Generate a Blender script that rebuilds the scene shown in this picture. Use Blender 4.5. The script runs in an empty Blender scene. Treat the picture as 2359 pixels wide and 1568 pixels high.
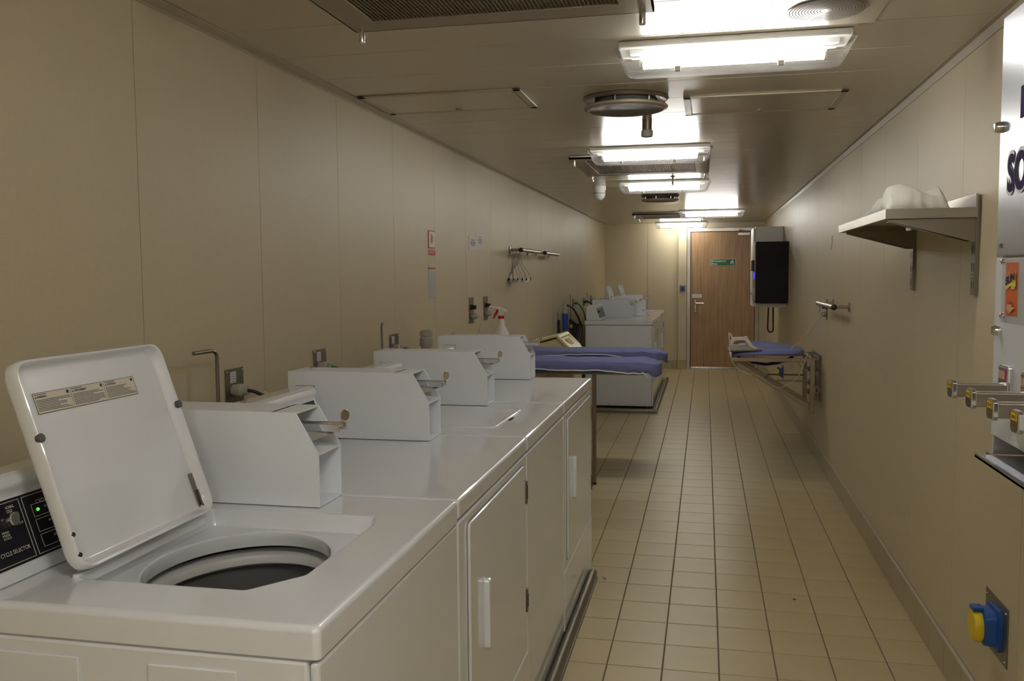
import bpy, bmesh, math, random
from mathutils import Vector, Matrix, noise
random.seed(7)
sc = bpy.context.scene
COL = sc.collection
PI = math.pi

# ------------------------------------------------------------------ camera
F_PX, YAW, PITCH, ROLL = 2050.0, .2137, .0735, -.008
CAM = Vector((0, 0, 1.40))
Fw = Vector((-math.sin(YAW)*math.cos(PITCH), math.cos(YAW)*math.cos(PITCH), -math.sin(PITCH)))
Rt = Vector((math.cos(YAW), math.sin(YAW), 0)); Up = Rt.cross(Fw)
Rc = math.cos(ROLL)*Rt + math.sin(ROLL)*Up; Uc = -math.sin(ROLL)*Rt + math.cos(ROLL)*Up
cd = bpy.data.cameras.new('camera'); cam = bpy.data.objects.new('camera', cd); COL.objects.link(cam)
m = Matrix.Identity(4)
for i in range(3):
    m[i][0] = Rc[i]; m[i][1] = Uc[i]; m[i][2] = -Fw[i]; m[i][3] = CAM[i]
cam.matrix_world = m
cd.sensor_width = 36; cd.lens = F_PX/2359*36; cd.clip_start = .02
sc.camera = cam

def at(px, py, x=None, y=None, z=None):
    """where the sight line of a photo pixel meets a wall, a floor or a given depth"""
    d = Fw + (px-1179.5)/F_PX*Rc - (py-784)/F_PX*Uc
    t = (x-CAM.x)/d.x if x is not None else ((y-CAM.y)/d.y if y is not None else (z-CAM.z)/d.z)
    return CAM + d*t

# ------------------------------------------------------------------ world, exposure
w = bpy.data.worlds.new('world'); sc.world = w; w.use_nodes = True
w.node_tree.nodes['Background'].inputs[0].default_value = (.5, .5, .5, 1)
w.node_tree.nodes['Background'].inputs[1].default_value = .02
sc.view_settings.view_transform = 'Standard'; sc.view_settings.look = 'None'
sc.view_settings.gamma = 1; sc.view_settings.use_curve_mapping = False
sc.view_settings.exposure = 0.0
TUBE_POWER = 66.0

XL, XR, ZC = -1.465, .839, 2.134
Y0, Y1 = -2.2, 13.3

# ------------------------------------------------------------------ materials
MATS = {}
def mat(name, col, rough=.5, metal=0, bump=None, coat=0, emit=0, spec=None, trans=0, var=0, bscale=60, bstr=.1, aniso=None, coatr=.08):
    if name in MATS: return MATS[name]
    mt = bpy.data.materials.new(name); mt.use_nodes = True
    nt = mt.node_tree; b = nt.nodes['Principled BSDF']
    b.inputs['Base Color'].default_value = (*col, 1); b.inputs['Roughness'].default_value = rough
    b.inputs['Metallic'].default_value = metal
    b.inputs['Coat Weight'].default_value = coat; b.inputs['Coat Roughness'].default_value = coatr
    if spec is not None: b.inputs['Specular IOR Level'].default_value = spec
    if trans: b.inputs['Transmission Weight'].default_value = trans
    if emit:
        b.inputs['Emission Color'].default_value = (*col, 1); b.inputs['Emission Strength'].default_value = emit
    tc = nt.nodes.new('ShaderNodeTexCoord')
    if bump or var:
        mp = nt.nodes.new('ShaderNodeMapping'); nt.links.new(tc.outputs['Object'], mp.inputs[0])
        mp.inputs['Scale'].default_value = bump if isinstance(bump, tuple) else (1, 1, 1)
        n = nt.nodes.new('ShaderNodeTexNoise'); n.inputs['Scale'].default_value = bscale; n.inputs['Detail'].default_value = 4
        nt.links.new(mp.outputs[0], n.inputs['Vector'])
        if bump:
            bp = nt.nodes.new('ShaderNodeBump'); bp.inputs['Strength'].default_value = bstr; bp.inputs['Distance'].default_value = .002
            nt.links.new(n.outputs[0], bp.inputs['Height']); nt.links.new(bp.outputs[0], b.inputs['Normal'])
        if var:
            n2 = nt.nodes.new('ShaderNodeTexNoise'); n2.inputs['Scale'].default_value = bscale if var > 1 else 3
            nt.links.new(mp.outputs[0], n2.inputs['Vector'])
            v = var % 1
            rp = nt.nodes.new('ShaderNodeValToRGB')
            rp.color_ramp.elements[0].position = .3; rp.color_ramp.elements[1].position = .7
            rp.color_ramp.elements[0].color = (*[c*(1-v) for c in col], 1)
            rp.color_ramp.elements[1].color = (*[min(1, c*(1+v)) for c in col], 1)
            nt.links.new(n2.outputs[0], rp.inputs[0]); nt.links.new(rp.outputs[0], b.inputs['Base Color'])
    MATS[name] = mt
    return mt

def linen_mat():
    mt = mat('wall_linen_foil', (.60, .52, .385), rough=.46, spec=.4)
    nt = mt.node_tree; b = nt.nodes['Principled BSDF']; tc = nt.nodes['Texture Coordinate']
    hs = []
    for sca in ((90, 90, 3), (4, 4, 110)):
        mp = nt.nodes.new('ShaderNodeMapping'); mp.inputs['Scale'].default_value = sca
        n = nt.nodes.new('ShaderNodeTexNoise'); n.inputs['Scale'].default_value = 6; n.inputs['Detail'].default_value = 3
        nt.links.new(tc.outputs['Object'], mp.inputs[0]); nt.links.new(mp.outputs[0], n.inputs['Vector']); hs.append(n)
    ad = nt.nodes.new('ShaderNodeMath'); ad.operation = 'ADD'
    nt.links.new(hs[0].outputs[0], ad.inputs[0]); nt.links.new(hs[1].outputs[0], ad.inputs[1])
    bp = nt.nodes.new('ShaderNodeBump'); bp.inputs['Strength'].default_value = .15; bp.inputs['Distance'].default_value = .002
    nt.links.new(ad.outputs[0], bp.inputs['Height']); nt.links.new(bp.outputs[0], b.inputs['Normal'])
    rp = nt.nodes.new('ShaderNodeValToRGB')
    rp.color_ramp.elements[0].position = .7; rp.color_ramp.elements[1].position = 1.3 if False else 1.0
    rp.color_ramp.elements[0].color = (.56, .485, .325, 1); rp.color_ramp.elements[1].color = (.605, .525, .36, 1)
    nt.links.new(ad.outputs[0], rp.inputs[0]); nt.links.new(rp.outputs[0], b.inputs['Base Color'])
    return mt
def wood_mat():
    mt = mat('door_wood_veneer', (.35, .2, .1), rough=.42)
    nt = mt.node_tree; b = nt.nodes['Principled BSDF']; tc = nt.nodes['Texture Coordinate']
    mp = nt.nodes.new('ShaderNodeMapping'); mp.inputs['Scale'].default_value = (28, 10, 1.3)
    n = nt.nodes.new('ShaderNodeTexNoise'); n.inputs['Scale'].default_value = 1.6; n.inputs['Detail'].default_value = 8; n.inputs['Roughness'].default_value = .65
    nt.links.new(tc.outputs['Object'], mp.inputs[0]); nt.links.new(mp.outputs[0], n.inputs['Vector'])
    rp = nt.nodes.new('ShaderNodeValToRGB')
    rp.color_ramp.elements[0].position = .3; rp.color_ramp.elements[1].position = .72
    rp.color_ramp.elements[0].color = (.25, .135, .06, 1); rp.color_ramp.elements[1].color = (.46, .295, .155, 1)
    nt.links.new(n.outputs[0], rp.inputs[0]); nt.links.new(rp.outputs[0], b.inputs['Base Color'])
    return mt
def cover_mat():
    mt = bpy.data.materials.new('clear_lamp_cover'); mt.use_nodes = True; nt = mt.node_tree; nt.nodes.clear()
    o = nt.nodes.new('ShaderNodeOutputMaterial'); mx = nt.nodes.new('ShaderNodeMixShader')
    t = nt.nodes.new('ShaderNodeBsdfTransparent'); g = nt.nodes.new('ShaderNodeBsdfGlossy')
    t.inputs[0].default_value = (.95, .96, .97, 1); g.inputs['Roughness'].default_value = .3
    fr = nt.nodes.new('ShaderNodeLayerWeight'); fr.inputs[0].default_value = .35
    ma = nt.nodes.new('ShaderNodeMath'); ma.operation = 'MULTIPLY_ADD'; ma.inputs[1].default_value = .75; ma.inputs[2].default_value = .12
    nt.links.new(fr.outputs['Facing'], ma.inputs[0])
    nt.links.new(ma.outputs[0], mx.inputs[0]); nt.links.new(t.outputs[0], mx.inputs[1]); nt.links.new(g.outputs[0], mx.inputs[2])
    nt.links.new(mx.outputs[0], o.inputs[0]); return mt
def clear_mat():
    mt = bpy.data.materials.new('clear_acrylic'); mt.use_nodes = True; nt = mt.node_tree; nt.nodes.clear()
    o = nt.nodes.new('ShaderNodeOutputMaterial'); mx = nt.nodes.new('ShaderNodeMixShader'); mx.inputs[0].default_value = .07
    t = nt.nodes.new('ShaderNodeBsdfTransparent'); g = nt.nodes.new('ShaderNodeBsdfGlossy')
    g.inputs['Roughness'].default_value = .05; t.inputs[0].default_value = (.97, .97, .97, 1)
    nt.links.new(t.outputs[0], mx.inputs[1]); nt.links.new(g.outputs[0], mx.inputs[2]); nt.links.new(mx.outputs[0], o.inputs[0]); return mt

LINEN = linen_mat(); WOOD = wood_mat(); COVER = cover_mat(); ACRYL = clear_mat()
WHITE = mat('white_enamel', (.80, .83, .875), rough=.22, coat=.9, coatr=.05, spec=.5, bump=True, bscale=180, bstr=.02)
WHITE_S = mat('white_powder_coat', (.82, .85, .90), rough=.42, bump=True, bscale=500, bstr=.08)
PLW = mat('white_plastic', (.78, .78, .75), rough=.4)
CEILM = mat('ceiling_coated_steel', (.54, .475, .36), rough=.3, coat=.75, coatr=.24, spec=.5, bump=(1, 25, 1), bscale=3, bstr=.02)
TRIMC = mat('cream_trim', (.5, .44, .33), rough=.35)
TILE = mat('beige_floor_tile', (.50, .42, .235), rough=.38, bump=True, bscale=40, bstr=.03, var=.04)
TILEB = mat('beige_skirting_tile', (.43, .36, .22), rough=.4, var=.04)
GROUT = mat('brown_grout', (.16, .13, .09), rough=.9)
DARKGAP = mat('dark_gap', (.06, .05, .04), rough=.9)
STEEL = mat('brushed_steel', (.42, .385, .33), rough=.32, metal=1, bump=(1, 1, 30), bscale=30, bstr=.05)
STEELD = mat('dull_steel', (.28, .245, .20), rough=.42, metal=1)
CHROME = mat('chrome', (.82, .82, .84), rough=.12, metal=1)
BLACK = mat('black_plastic', (.012, .011, .012), rough=.45)
BLACKP = mat('black_panel_film', (.014, .011, .018), rough=.25)
RUBBER = mat('grey_rubber', (.10, .10, .11), rough=.7)
GREYPL = mat('grey_plastic', (.42, .40, .36), rough=.5)
TUBG = mat('grey_basket_enamel', (.13, .127, .12), rough=.4)
TUBW = mat('pale_tub_ring', (.62, .62, .61), rough=.35)
INK = mat('dark_ink', (.03, .03, .04), rough=.6)
INKW = mat('pale_ink', (.55, .52, .45), rough=.6)
PAPER = mat('white_paper', (.75, .75, .76), rough=.6)
PAPERC = mat('pale_sticker', (.62, .58, .48), rough=.5)
RED = mat('red_plastic', (.5, .008, .012), rough=.5, spec=.3)
GREEN = mat('green_sign', (.0, .11, .025), rough=.4)
GREENC = mat('green_cable', (.02, .22, .03), rough=.5)
BLUE = mat('blue_plastic', (.01, .08, .33), rough=.4)
YELL = mat('yellow_plastic', (.75, .55, .01), rough=.45)
PERI = mat('periwinkle_cloth', (.17, .19, .42), rough=.9, bump=True, bscale=400, bstr=.3, var=.08)
BBLUE = mat('bright_blue_cloth', (.02, .10, .38), rough=.85)
CREAM = mat('cream_plastic', (.72, .64, .36), rough=.4)
TOWEL = mat('white_towelling', (.80, .79, .75), rough=.95, bump=True, bscale=600, bstr=.6)
ORANGE = mat('orange_print', (.85, .16, .01), rough=.4)
PURPLE = mat('dark_purple_print', (.045, .02, .12), rough=.8, spec=.1)
VEND = mat('brushed_vending_sheet', (.50, .51, .56), rough=.24, metal=.65, bump=(1, 2, 120), bscale=6, bstr=.03)
LEDG = mat('green_led', (.05, 1, .05), emit=3)
LEDB = mat('blue_led', (.01, .025, 1), emit=3)
LAMP = mat('fluorescent_tube', (1, .96, .895), emit=TUBE_POWER)
MESHD = mat('dark_duct', (.06, .05, .04), rough=.8)
DARKM = mat('dark_bronze_steel', (.42, .37, .30), rough=.5, metal=.7)
IRONB = mat('pinkish_white_plastic', (.74, .69, .63), rough=.35)
GREYPANEL = mat('grey_control_film', (.16, .15, .16), rough=.4)

# ------------------------------------------------------------------ mesh builder
class B:
    def __init__(s): s.v = []; s.f = []; s.smooth = False
    def add(s, vs, fs):
        o = len(s.v); s.v += [Vector(v) for v in vs]; s.f += [tuple(i+o for i in f) for f in fs]; return s
    def box(s, x0, x1, y0, y1, z0, z1):
        x0, x1 = sorted((x0, x1)); y0, y1 = sorted((y0, y1)); z0, z1 = sorted((z0, z1))
        return s.add([(x, y, z) for x in (x0, x1) for y in (y0, y1) for z in (z0, z1)],
                     [(0, 1, 3, 2), (4, 6, 7, 5), (0, 4, 5, 1), (2, 3, 7, 6), (0, 2, 6, 4), (1, 5, 7, 3)])
    def obox(s, c, ax, ay, az, hx, hy, hz):
        c, ax, ay, az = map(Vector, (c, ax, ay, az))
        return s.add([c+ax*a*hx+ay*b*hy+az*d*hz for a in (-1, 1) for b in (-1, 1) for d in (-1, 1)],
                     [(0, 1, 3, 2), (4, 6, 7, 5), (0, 4, 5, 1), (2, 3, 7, 6), (0, 2, 6, 4), (1, 5, 7, 3)])
    def bar(s, p0, p1, w, h, side=(0, 1, 0)):
        p0, p1 = Vector(p0), Vector(p1); d = (p1-p0); L = d.length; d.normalize()
        sd = Vector(side); sd = (sd-d*sd.dot(d)).normalized(); u = d.cross(sd)
        return s.obox((p0+p1)/2, d, sd, u, L/2, w/2, h/2)
    def prism(s, poly, axis, a, b):
        """poly: 2D points in the plane across axis; ordered (x,z) for y, (y,z) for x, (x,y) for z"""
        def P(p, t):
            return {'x': (t, p[0], p[1]), 'y': (p[0], t, p[1]), 'z': (p[0], p[1], t)}[axis]
        n = len(poly)
        fs = [tuple(range(n)), tuple(range(2*n-1, n-1, -1))] + [(i, i+n, (i+1) % n+n, (i+1) % n) for i in range(n)]
        return s.add([P(p, a) for p in poly]+[P(p, b) for p in poly], fs)
    def rings(s, rs, close=True, cap0=True, cap1=True):
        n = len(rs[0]); o = len(s.v)
        for r in rs: s.v += [Vector(p) for p in r]
        for k in range(len(rs)-1):
            for i in range(n if close else n-1):
                j = (i+1) % n
                s.f.append((o+k*n+i, o+k*n+j, o+(k+1)*n+j, o+(k+1)*n+i))
        if cap0: s.f.append(tuple(o+i for i in range(n-1, -1, -1)))
        if cap1: s.f.append(tuple(o+(len(rs)-1)*n+i for i in range(n)))
        return s
    def tube(s, pts, r, n=10, caps=True, rad=None):
        pts = [Vector(p) for p in pts]; rs = []
        pu = None
        for i, p in enumerate(pts):
            d = (pts[min(i+1, len(pts)-1)]-pts[max(i-1, 0)]).normalized()
            u = pu if pu is not None else (Vector((0, 0, 1)) if abs(d.z) < .9 else Vector((1, 0, 0)))
            u = (u-d*u.dot(d)).normalized(); pu = u; v = d.cross(u)
            rr = rad[i] if rad else r
            rs.append([p+(u*math.cos(a)+v*math.sin(a))*rr for a in [2*PI*k/n for k in range(n)]])
        s.smooth = True
        return s.rings(rs, cap0=caps, cap1=caps)
    def lathe(s, c, prof, n=32, axis='z', sx=1, sy=1, cap0=True, cap1=True):
        c = Vector(c); rs = []
        for r, h in prof:
            ring = []
            for k in range(n):
                a = 2*PI*k/n; p, q = r*math.cos(a)*sx, r*math.sin(a)*sy
                ring.append(c+Vector({'z': (p, q, h), 'x': (h, p, q), 'y': (p, h, q)}[axis]))
            rs.append(ring)
        s.smooth = True
        return s.rings(rs, cap0=cap0, cap1=cap1)
    def sph(s, c, r, n=12):
        prof = [(max(1e-4, r*math.sin(PI*k/8)), -r*math.cos(PI*k/8)) for k in range(9)]
        return s.lathe(c, prof, n)

def spline(pts, k=8):
    pts = [Vector(p) for p in pts]; out = []
    P = [pts[0]]+pts+[pts[-1]]
    for i in range(1, len(P)-2):
        for j in range(k):
            t = j/k; a, b, c, d = P[i-1], P[i], P[i+1], P[i+2]
            out.append(.5*((2*b)+(c-a)*t+(2*a-5*b+4*c-d)*t*t+(3*b-3*c+d-a)*t**3))
    out.append(pts[-1]); return out

def base_of(o):
    p = Vector((0, 0, 0))
    while o is not None: p += o.location; o = o.parent
    return p
def obj(name, b, mt, parent=None, bevel=0, seg=2, smooth=None, label=None, loc=None, sub=0):
    me = bpy.data.meshes.new(name)
    org = base_of(parent) if parent else Vector(loc or (0, 0, 0))
    me.from_pydata([tuple(v-org) for v in b.v], [], b.f)
    bm = bmesh.new(); bm.from_mesh(me); bmesh.ops.recalc_face_normals(bm, faces=bm.faces); bm.to_mesh(me); bm.free()
    me.materials.append(mt)
    o = bpy.data.objects.new(name, me); COL.objects.link(o)
    if parent: o.parent = parent
    else: o.location = org
    if bevel:
        md = o.modifiers.new('bevel', 'BEVEL'); md.width = bevel; md.segments = seg; md.limit_method = 'ANGLE'; md.angle_limit = math.radians(35)
        md.harden_normals = False
    if sub:
        md = o.modifiers.new('sub', 'SUBSURF'); md.levels = sub; md.render_levels = sub
    if (b.smooth if smooth is None else smooth):
        bm = bmesh.new(); bm.from_mesh(me)
        for f in bm.faces: f.smooth = True
        for e in bm.edges:
            if len(e.link_faces) == 2 and e.calc_face_angle(0) > math.radians(38): e.smooth = False
        bm.to_mesh(me); bm.free()
    if label: o['label'] = label
    return o
def thing(name, label, cat, loc, group=None):
    o = bpy.data.objects.new(name, None); COL.objects.link(o); o.location = loc; o.empty_display_size = .05
    o['label'] = label; o['category'] = cat
    if group: o['group'] = group
    return o
def tag(o, label, cat, group=None):
    o['label'] = label; o['category'] = cat
    if group: o['group'] = group
    return o
def struct(name, b, mt, parent=None, **k):
    o = obj(name, b, mt, parent, **k)
    if parent is None: o['kind'] = 'structure'
    return o
def stuff(o): o['kind'] = 'stuff'; return o

def text_b(body, origin, right, up, size, width=None, depth=.0006, bold=0, align='LEFT'):
    """letters as mesh; origin = lower left, right/up = directions, size = letter height"""
    cu = bpy.data.curves.new('t', 'FONT'); cu.body = body; cu.size = 1; cu.offset = bold; cu.extrude = 0
    to = bpy.data.objects.new('t', cu); COL.objects.link(to)
    bpy.context.view_layer.update()
    me = bpy.data.meshes.new_from_object(to)
    right, up, origin = Vector(right).normalized(), Vector(up).normalized(), Vector(origin)
    nrm = right.cross(up)
    xs = [v.co.x for v in me.vertices]; ys = [v.co.y for v in me.vertices]
    x0, x1, y0, y1 = min(xs), max(xs), min(ys), max(ys)
    sy = size/.70
    if '\n' in body: sy = size/(y1-y0)
    sx = width/(x1-x0) if width else sy
    b = B()
    oy = y0 if '\n' in body else 0
    vs = [origin+right*(v.co.x-x0)*sx+up*(v.co.y-oy)*sy+nrm*depth for v in me.vertices]
    b.add(vs, [tuple(p.vertices) for p in me.polygons])
    bpy.data.objects.remove(to); bpy.data.meshes.remove(me); bpy.data.curves.remove(cu)
    return b

# ================================================================== STRUCTURE
# ---- floor: grout bed with single tiles
floor = struct('floor', B().box(XL-.1, XR+.1, Y0-.1, Y1+.5, -.06, -.0025), GROUT)
TX0, TPX, TY0, TPY, GW = -.335, .197, 3.110, .2138, .0045
cells = []
i0 = int(math.floor((XL-TX0)/TPX)); i1 = int(math.ceil((XR-TX0)/TPX))
j0 = int(math.floor((Y0-TY0)/TPY)); j1 = int(math.ceil((Y1-TY0)/TPY))
for j in range(j0, j1):
    for i in range(i0, i1):
        a, b_ = max(TX0+i*TPX, XL), min(TX0+(i+1)*TPX, XR)
        c, d = max(TY0+j*TPY, Y0), min(TY0+(j+1)*TPY, Y1)
        if b_-a < .02 or d-c < .02: continue
        cx, cy = (a+b_)/2, (c+d)/2
        v = Vector((cx, cy, 0))-CAM; dz = v.dot(Fw)
        vis = False
        if dz > .5:
            px, py = 1179.5+F_PX*v.dot(Rc)/dz, 784-F_PX*v.dot(Uc)/dz
            vis = 1180 < px < 2300 and py < 1600 and (cx > -.5 or 4.2 < cy < 8.9) and (px > 1365)
        cells.append((0 if vis else 1, cy, a, b_, c, d))
cells.sort()
def tile_b(a, b_, c, d, cx=0, cy=0):
    g = GW/2; e = .0018
    r = [[(a+g-cx, c+g-cy), (b_-g-cx, c+g-cy), (b_-g-cx, d-g-cy), (a+g-cx, d-g-cy)],
         [(a+g+e-cx, c+g+e-cy), (b_-g-e-cx, c+g+e-cy), (b_-g-e-cx, d-g-e-cy), (a+g+e-cx, d-g-e-cy)]]
    return B().rings([[(x, y, -.004) for x, y in r[0]], [(x, y, -.0012) for x, y in r[0]], [(x, y, 0) for x, y in r[1]]], cap0=False)
shared = {}
rest = B(); nt_ = 0
for vis, cy, a, b_, c, d in cells:
    if vis == 0 and nt_ < 298:
        key = (round(b_-a, 4), round(d-c, 4)); cx, cyy = (a+b_)/2, (c+d)/2
        if key not in shared:
            o = obj('floor_tile', tile_b(a, b_, c, d, cx, cyy), TILE, floor); shared[key] = o.data
        else:
            o = bpy.data.objects.new('floor_tile', shared[key]); COL.objects.link(o); o.parent = floor
        o.location = (cx, cyy, 0); nt_ += 1
    else:
        t = tile_b(a, b_, c, d); rest.add(t.v, t.f)
stuff(obj('floor_tiles', rest, TILE, floor))

# ---- side walls with panels
def wall_side(name, x, sgn, seam0):
    wl = struct(name, B().box(x, x+sgn*.08, Y0, Y1+.1, 0, ZC+.02), DARKGAP)
    pp = .6563; k = math.floor((Y0-seam0)/pp); me = {}
    while seam0+k*pp < Y1:
        a, b_ = max(seam0+k*pp, Y0)+.0013, min(seam0+(k+1)*pp, Y1)-.0013
        if b_-a > .03:
            key = round(b_-a, 3)
            if key not in me:
                o = obj('wall_panel', B().box(x-sgn*.006, x+sgn*.002, -(b_-a)/2, (b_-a)/2, 0, ZC), LINEN, wl); me[key] = o.data
            else:
                o = bpy.data.objects.new('wall_panel', me[key]); COL.objects.link(o); o.parent = wl
            o.location.y = (a+b_)/2
        k += 1
    return wl
wall_side('wall_left', XL, -1, 2.104)
wall_side('wall_right', XR, 1, 3.23)
# ---- back wall (panels) around the door opening, and wall behind the camera
PX0, PX1 = -.383, -.262     # pillar
DX0, DX1, DZ = -.205, .70, 2.0
wb = struct('wall_back', B().box(XL, PX0, Y1+.02, Y1+.1, 0, ZC).box(DX1+.03, XR, Y1+.02, Y1+.1, 0, ZC).box(PX0, XR, Y1+.02, Y1+.1, DZ+.03, ZC), DARKGAP)
for a, b_ in ((XL, -.83), (-.83, PX0)):
    obj('wall_panel', B().box(a+.002, b_-.002, Y1, Y1+.03, 0, ZC), LINEN, wb)
obj('wall_panel', B().box(DX1+.05, XR, Y1, Y1+.03, 0, ZC), LINEN, wb)
struct('wall_front', B().box(XL, XR, Y0-.08, Y0, 0, ZC), LINEN)
struct('trim_3', B().box(PX0, PX1, Y1-.09, Y1+.05, .128, ZC), LINEN, bevel=.004)   # service column left of the door
struct('trim_4', B().box(PX0-.004, PX1+.004, Y1-.098, Y1+.05, 0, .126), TILEB)
# ---- ceiling planks
ce = struct('ceiling', B().box(XL-.1, XR+.1, Y0-.1, Y1+.3, ZC+.006, ZC+.06), DARKGAP)
cp = .338; y = 2.836-cp*15; me = None
while y < Y1:
    a, b_ = max(y, Y0), min(y+cp, Y1+.1)
    if b_-a > .02:
        if me is None or b_-a < cp-.001:
            o = obj('ceiling_panel', B().box(XL, XR, -(b_-a)/2+.0012, (b_-a)/2-.0012, ZC, ZC+.008), CEILM, ce, bevel=.0015, seg=1)
            if b_-a > cp-.001: me = o.data
        else:
            o = bpy.data.objects.new('ceiling_panel', me); COL.objects.link(o); o.parent = ce
            md = o.modifiers.new('bevel', 'BEVEL'); md.width = .0015; md.segments = 1
        o.location.y = (a+b_)/2
    y += cp
struct('trim_1', B().prism([(XL+.006, ZC-.004), (XL+.055, ZC-.004), (XL+.055, ZC-.0005), (XL+.006, ZC-.0005)], 'y', Y0, Y1)
       .prism([(XL+.002, ZC-.012), (XL+.009, ZC-.012), (XL+.009, ZC), (XL+.002, ZC)], 'y', Y0, Y1), TRIMC)
struct('trim_2', B().prism([(XR-.006, ZC-.034), (XR-.010, ZC-.034), (XR-.013, ZC-.004), (XR-.03, ZC-.003), (XR-.03, ZC), (XR-.006, ZC)], 'y', Y0, Y1), mat('coving_beige', (.44, .38, .28), rough=.4))
# ---- skirting tiles
def skirt(name, a, b_, fix, axis, sgn, pitch, h=.125):
    if axis == 'y': bb = B().box(fix, fix-sgn*.004, a, b_, 0, h-.002)
    else: bb = B().box(a, b_, fix, fix-sgn*.004, 0, h-.002)
    s = struct(name, bb, GROUT); n = int((b_-a)/pitch)+1; q = a
    while q < b_-.02:
        e = min(q+pitch, b_)
        t = B().box(fix-sgn*.003, fix-sgn*.012, q+.0018, e-.0018, .002, h-.004) if axis == 'y' else B().box(q+.0018, e-.0018, fix-sgn*.003, fix-sgn*.012, .002, h-.004)
        obj('skirting_tile', t, TILEB, s); q = e
    if axis == 'y': obj('cap_strip', B().box(fix-sgn*.002, fix-sgn*.014, a, b_, h-.003, h+.002), TRIMC, s)
    else: obj('cap_strip', B().box(a, b_, fix-sgn*.002, fix-sgn*.014, h-.003, h+.002), TRIMC, s)
skirt('baseboard_right', .9, Y1, XR-.006, 'y', 1, TPY)
skirt('baseboard_left', 4.15, 9.1, XL+.006, 'y', -1, TPY)
skirt('baseboard_back', XL+.02, PX0-.006, Y1, 'x', 1, TPX)

# ---- door
dr = struct('door_1', B().box(DX0+.002, DX1-.002, Y1+.0, Y1+.045, .012, DZ), WOOD, bevel=.002)
obj('door_frame', B().prism([(DX0-.055, 0), (DX0-.055, DZ+.055), (DX1+.055, DZ+.055), (DX1+.055, 0), (DX1+.004, 0), (DX1+.004, DZ+.004), (DX0-.004, DZ+.004), (DX0-.004, 0)], 'y', Y1-.03, Y1+.06), STEEL, dr, bevel=.003)
obj('threshold', B().box(DX0-.055, DX1+.055, Y1-.05, Y1+.05, 0, .012), STEEL, dr)
tr = B()
for k in range(44):
    xx = DX0-.03+k*.022; tr.box(xx, xx+.011, Y1-.052, Y1-.045, .003, .02)
obj('threshold_grip', tr, STEELD, dr)
obj('door_sweep', B().box(DX0+.01, DX1-.01, Y1-.004, Y1+.002, .014, .032), CHROME, dr)
obj('header_panel', B().box(DX0-.055, DX1+.055, Y1-.02, Y1+.02, DZ+.058, ZC-.002), TRIMC, dr)
p = at(1604, 693, y=Y1-.02)
obj('lock_plate', B().box(DX0+.05, DX0+.085, Y1-.012, Y1, .83, 1.02), STEEL, dr, bevel=.006)
hb = B().tube([(DX0+.067, Y1-.012, .965), (DX0+.067, Y1-.06, .965), (DX0+.085, Y1-.066, .965), (DX0+.19, Y1-.066, .965)], .011, 10)
obj('door_handle', hb, CHROME, dr)
obj('key_cylinder', B().lathe((DX0+.067, Y1-.018, .87), [(.012, 0), (.012, .014)], 12, 'y'), STEELD, dr)
cb = B().box(.455, .63, Y1-.05, Y1-.004, 1.937, 1.985)
obj('door_closer', cb, STEEL, dr, bevel=.006)
obj('closer_arm', B().bar((.60, Y1-.04, 1.99), (.47, Y1-.06, 2.02), .02, .012, (0, 0, 1)), STEELD, dr)

# emergency exit sign
def man(o, s, up=(0, 0, 1), rt=(1, 0, 0), nrm=(0, -.001, 0)):
    b = B(); U, R, N = Vector(up), Vector(rt), Vector(nrm); o = Vector(o)
    def q(pts): b.add([o+R*x*s+U*y*s+N for x, y in pts], [tuple(range(len(pts)))])
    q([(.55+.09*math.cos(a), .88+.09*math.sin(a)) for a in [2*PI*k/10 for k in range(10)]])
    q([(.36, .74), (.56, .78), (.62, .66), (.46, .38), (.32, .44)])
    q([(.56, .78), (.76, .58), (.88, .62), (.88, .54), (.74, .50), (.58, .64)])
    q([(.36, .74), (.20, .66), (.14, .48), (.21, .46), (.28, .60), (.40, .64)])
    q([(.46, .40), (.66, .26), (.60, .02), (.70, .0), (.78, .30), (.56, .48)])
    q([(.32, .46), (.30, .22), (.06, .16), (.06, .24), (.22, .30), (.26, .48)])
    return b
t = thing('exit_sign', 'green emergency exit sign with white running figure on the wooden door', 'sign', (.255, Y1-.003, 1.55))
obj('sign_plate', B().box(.082, .431, Y1-.006, Y1-.0005, 1.508, 1.607), PAPERC, t)
obj('sign_face', B().box(.088, .425, Y1-.0072, Y1-.006, 1.514, 1.601), GREEN, t)
obj('lettering', text_b('Emergency', (.096, Y1-.0075, 1.567), (1, 0, 0), (0, 0, 1), .024, .20, bold=.012), PAPER, t)
obj('lettering', text_b('Exit', (.096, Y1-.0075, 1.524), (1, 0, 0), (0, 0, 1), .026, .075, bold=.012), PAPER, t)
obj('running_figure', man((.345, Y1-.0076, 1.518), .078), PAPER, t)
t = thing('door_label', 'small white label stuck on the wooden door just above its handle', 'label', (-.11, Y1-.002, 1.07))
obj('label_plate', B().box(-.185, -.045, Y1-.004, Y1-.0005, 1.045, 1.098), PAPER, t)
obj('lettering', B().box(-.15, -.08, Y1-.005, Y1-.004, 1.078, 1.083).box(-.165, -.065, Y1-.005, Y1-.004, 1.064, 1.07), GREYPL, t)
t = thing('door_button', 'blue door release button plate on the narrow column left of the door', 'switch', (-.319, Y1-.09, 1.18))
obj('back_plate', B().box(-.361, -.277, Y1-.098, Y1-.09, 1.128, 1.232), STEELD, t, bevel=.003)
obj('button_housing', B().box(-.348, -.29, Y1-.112, Y1-.098, 1.143, 1.217), BLUE, t, bevel=.004)
obj('button', B().lathe((-.319, Y1-.118, 1.18), [(.012, 0), (.012, .01)], 14, 'y'), BLACK, t)

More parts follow.
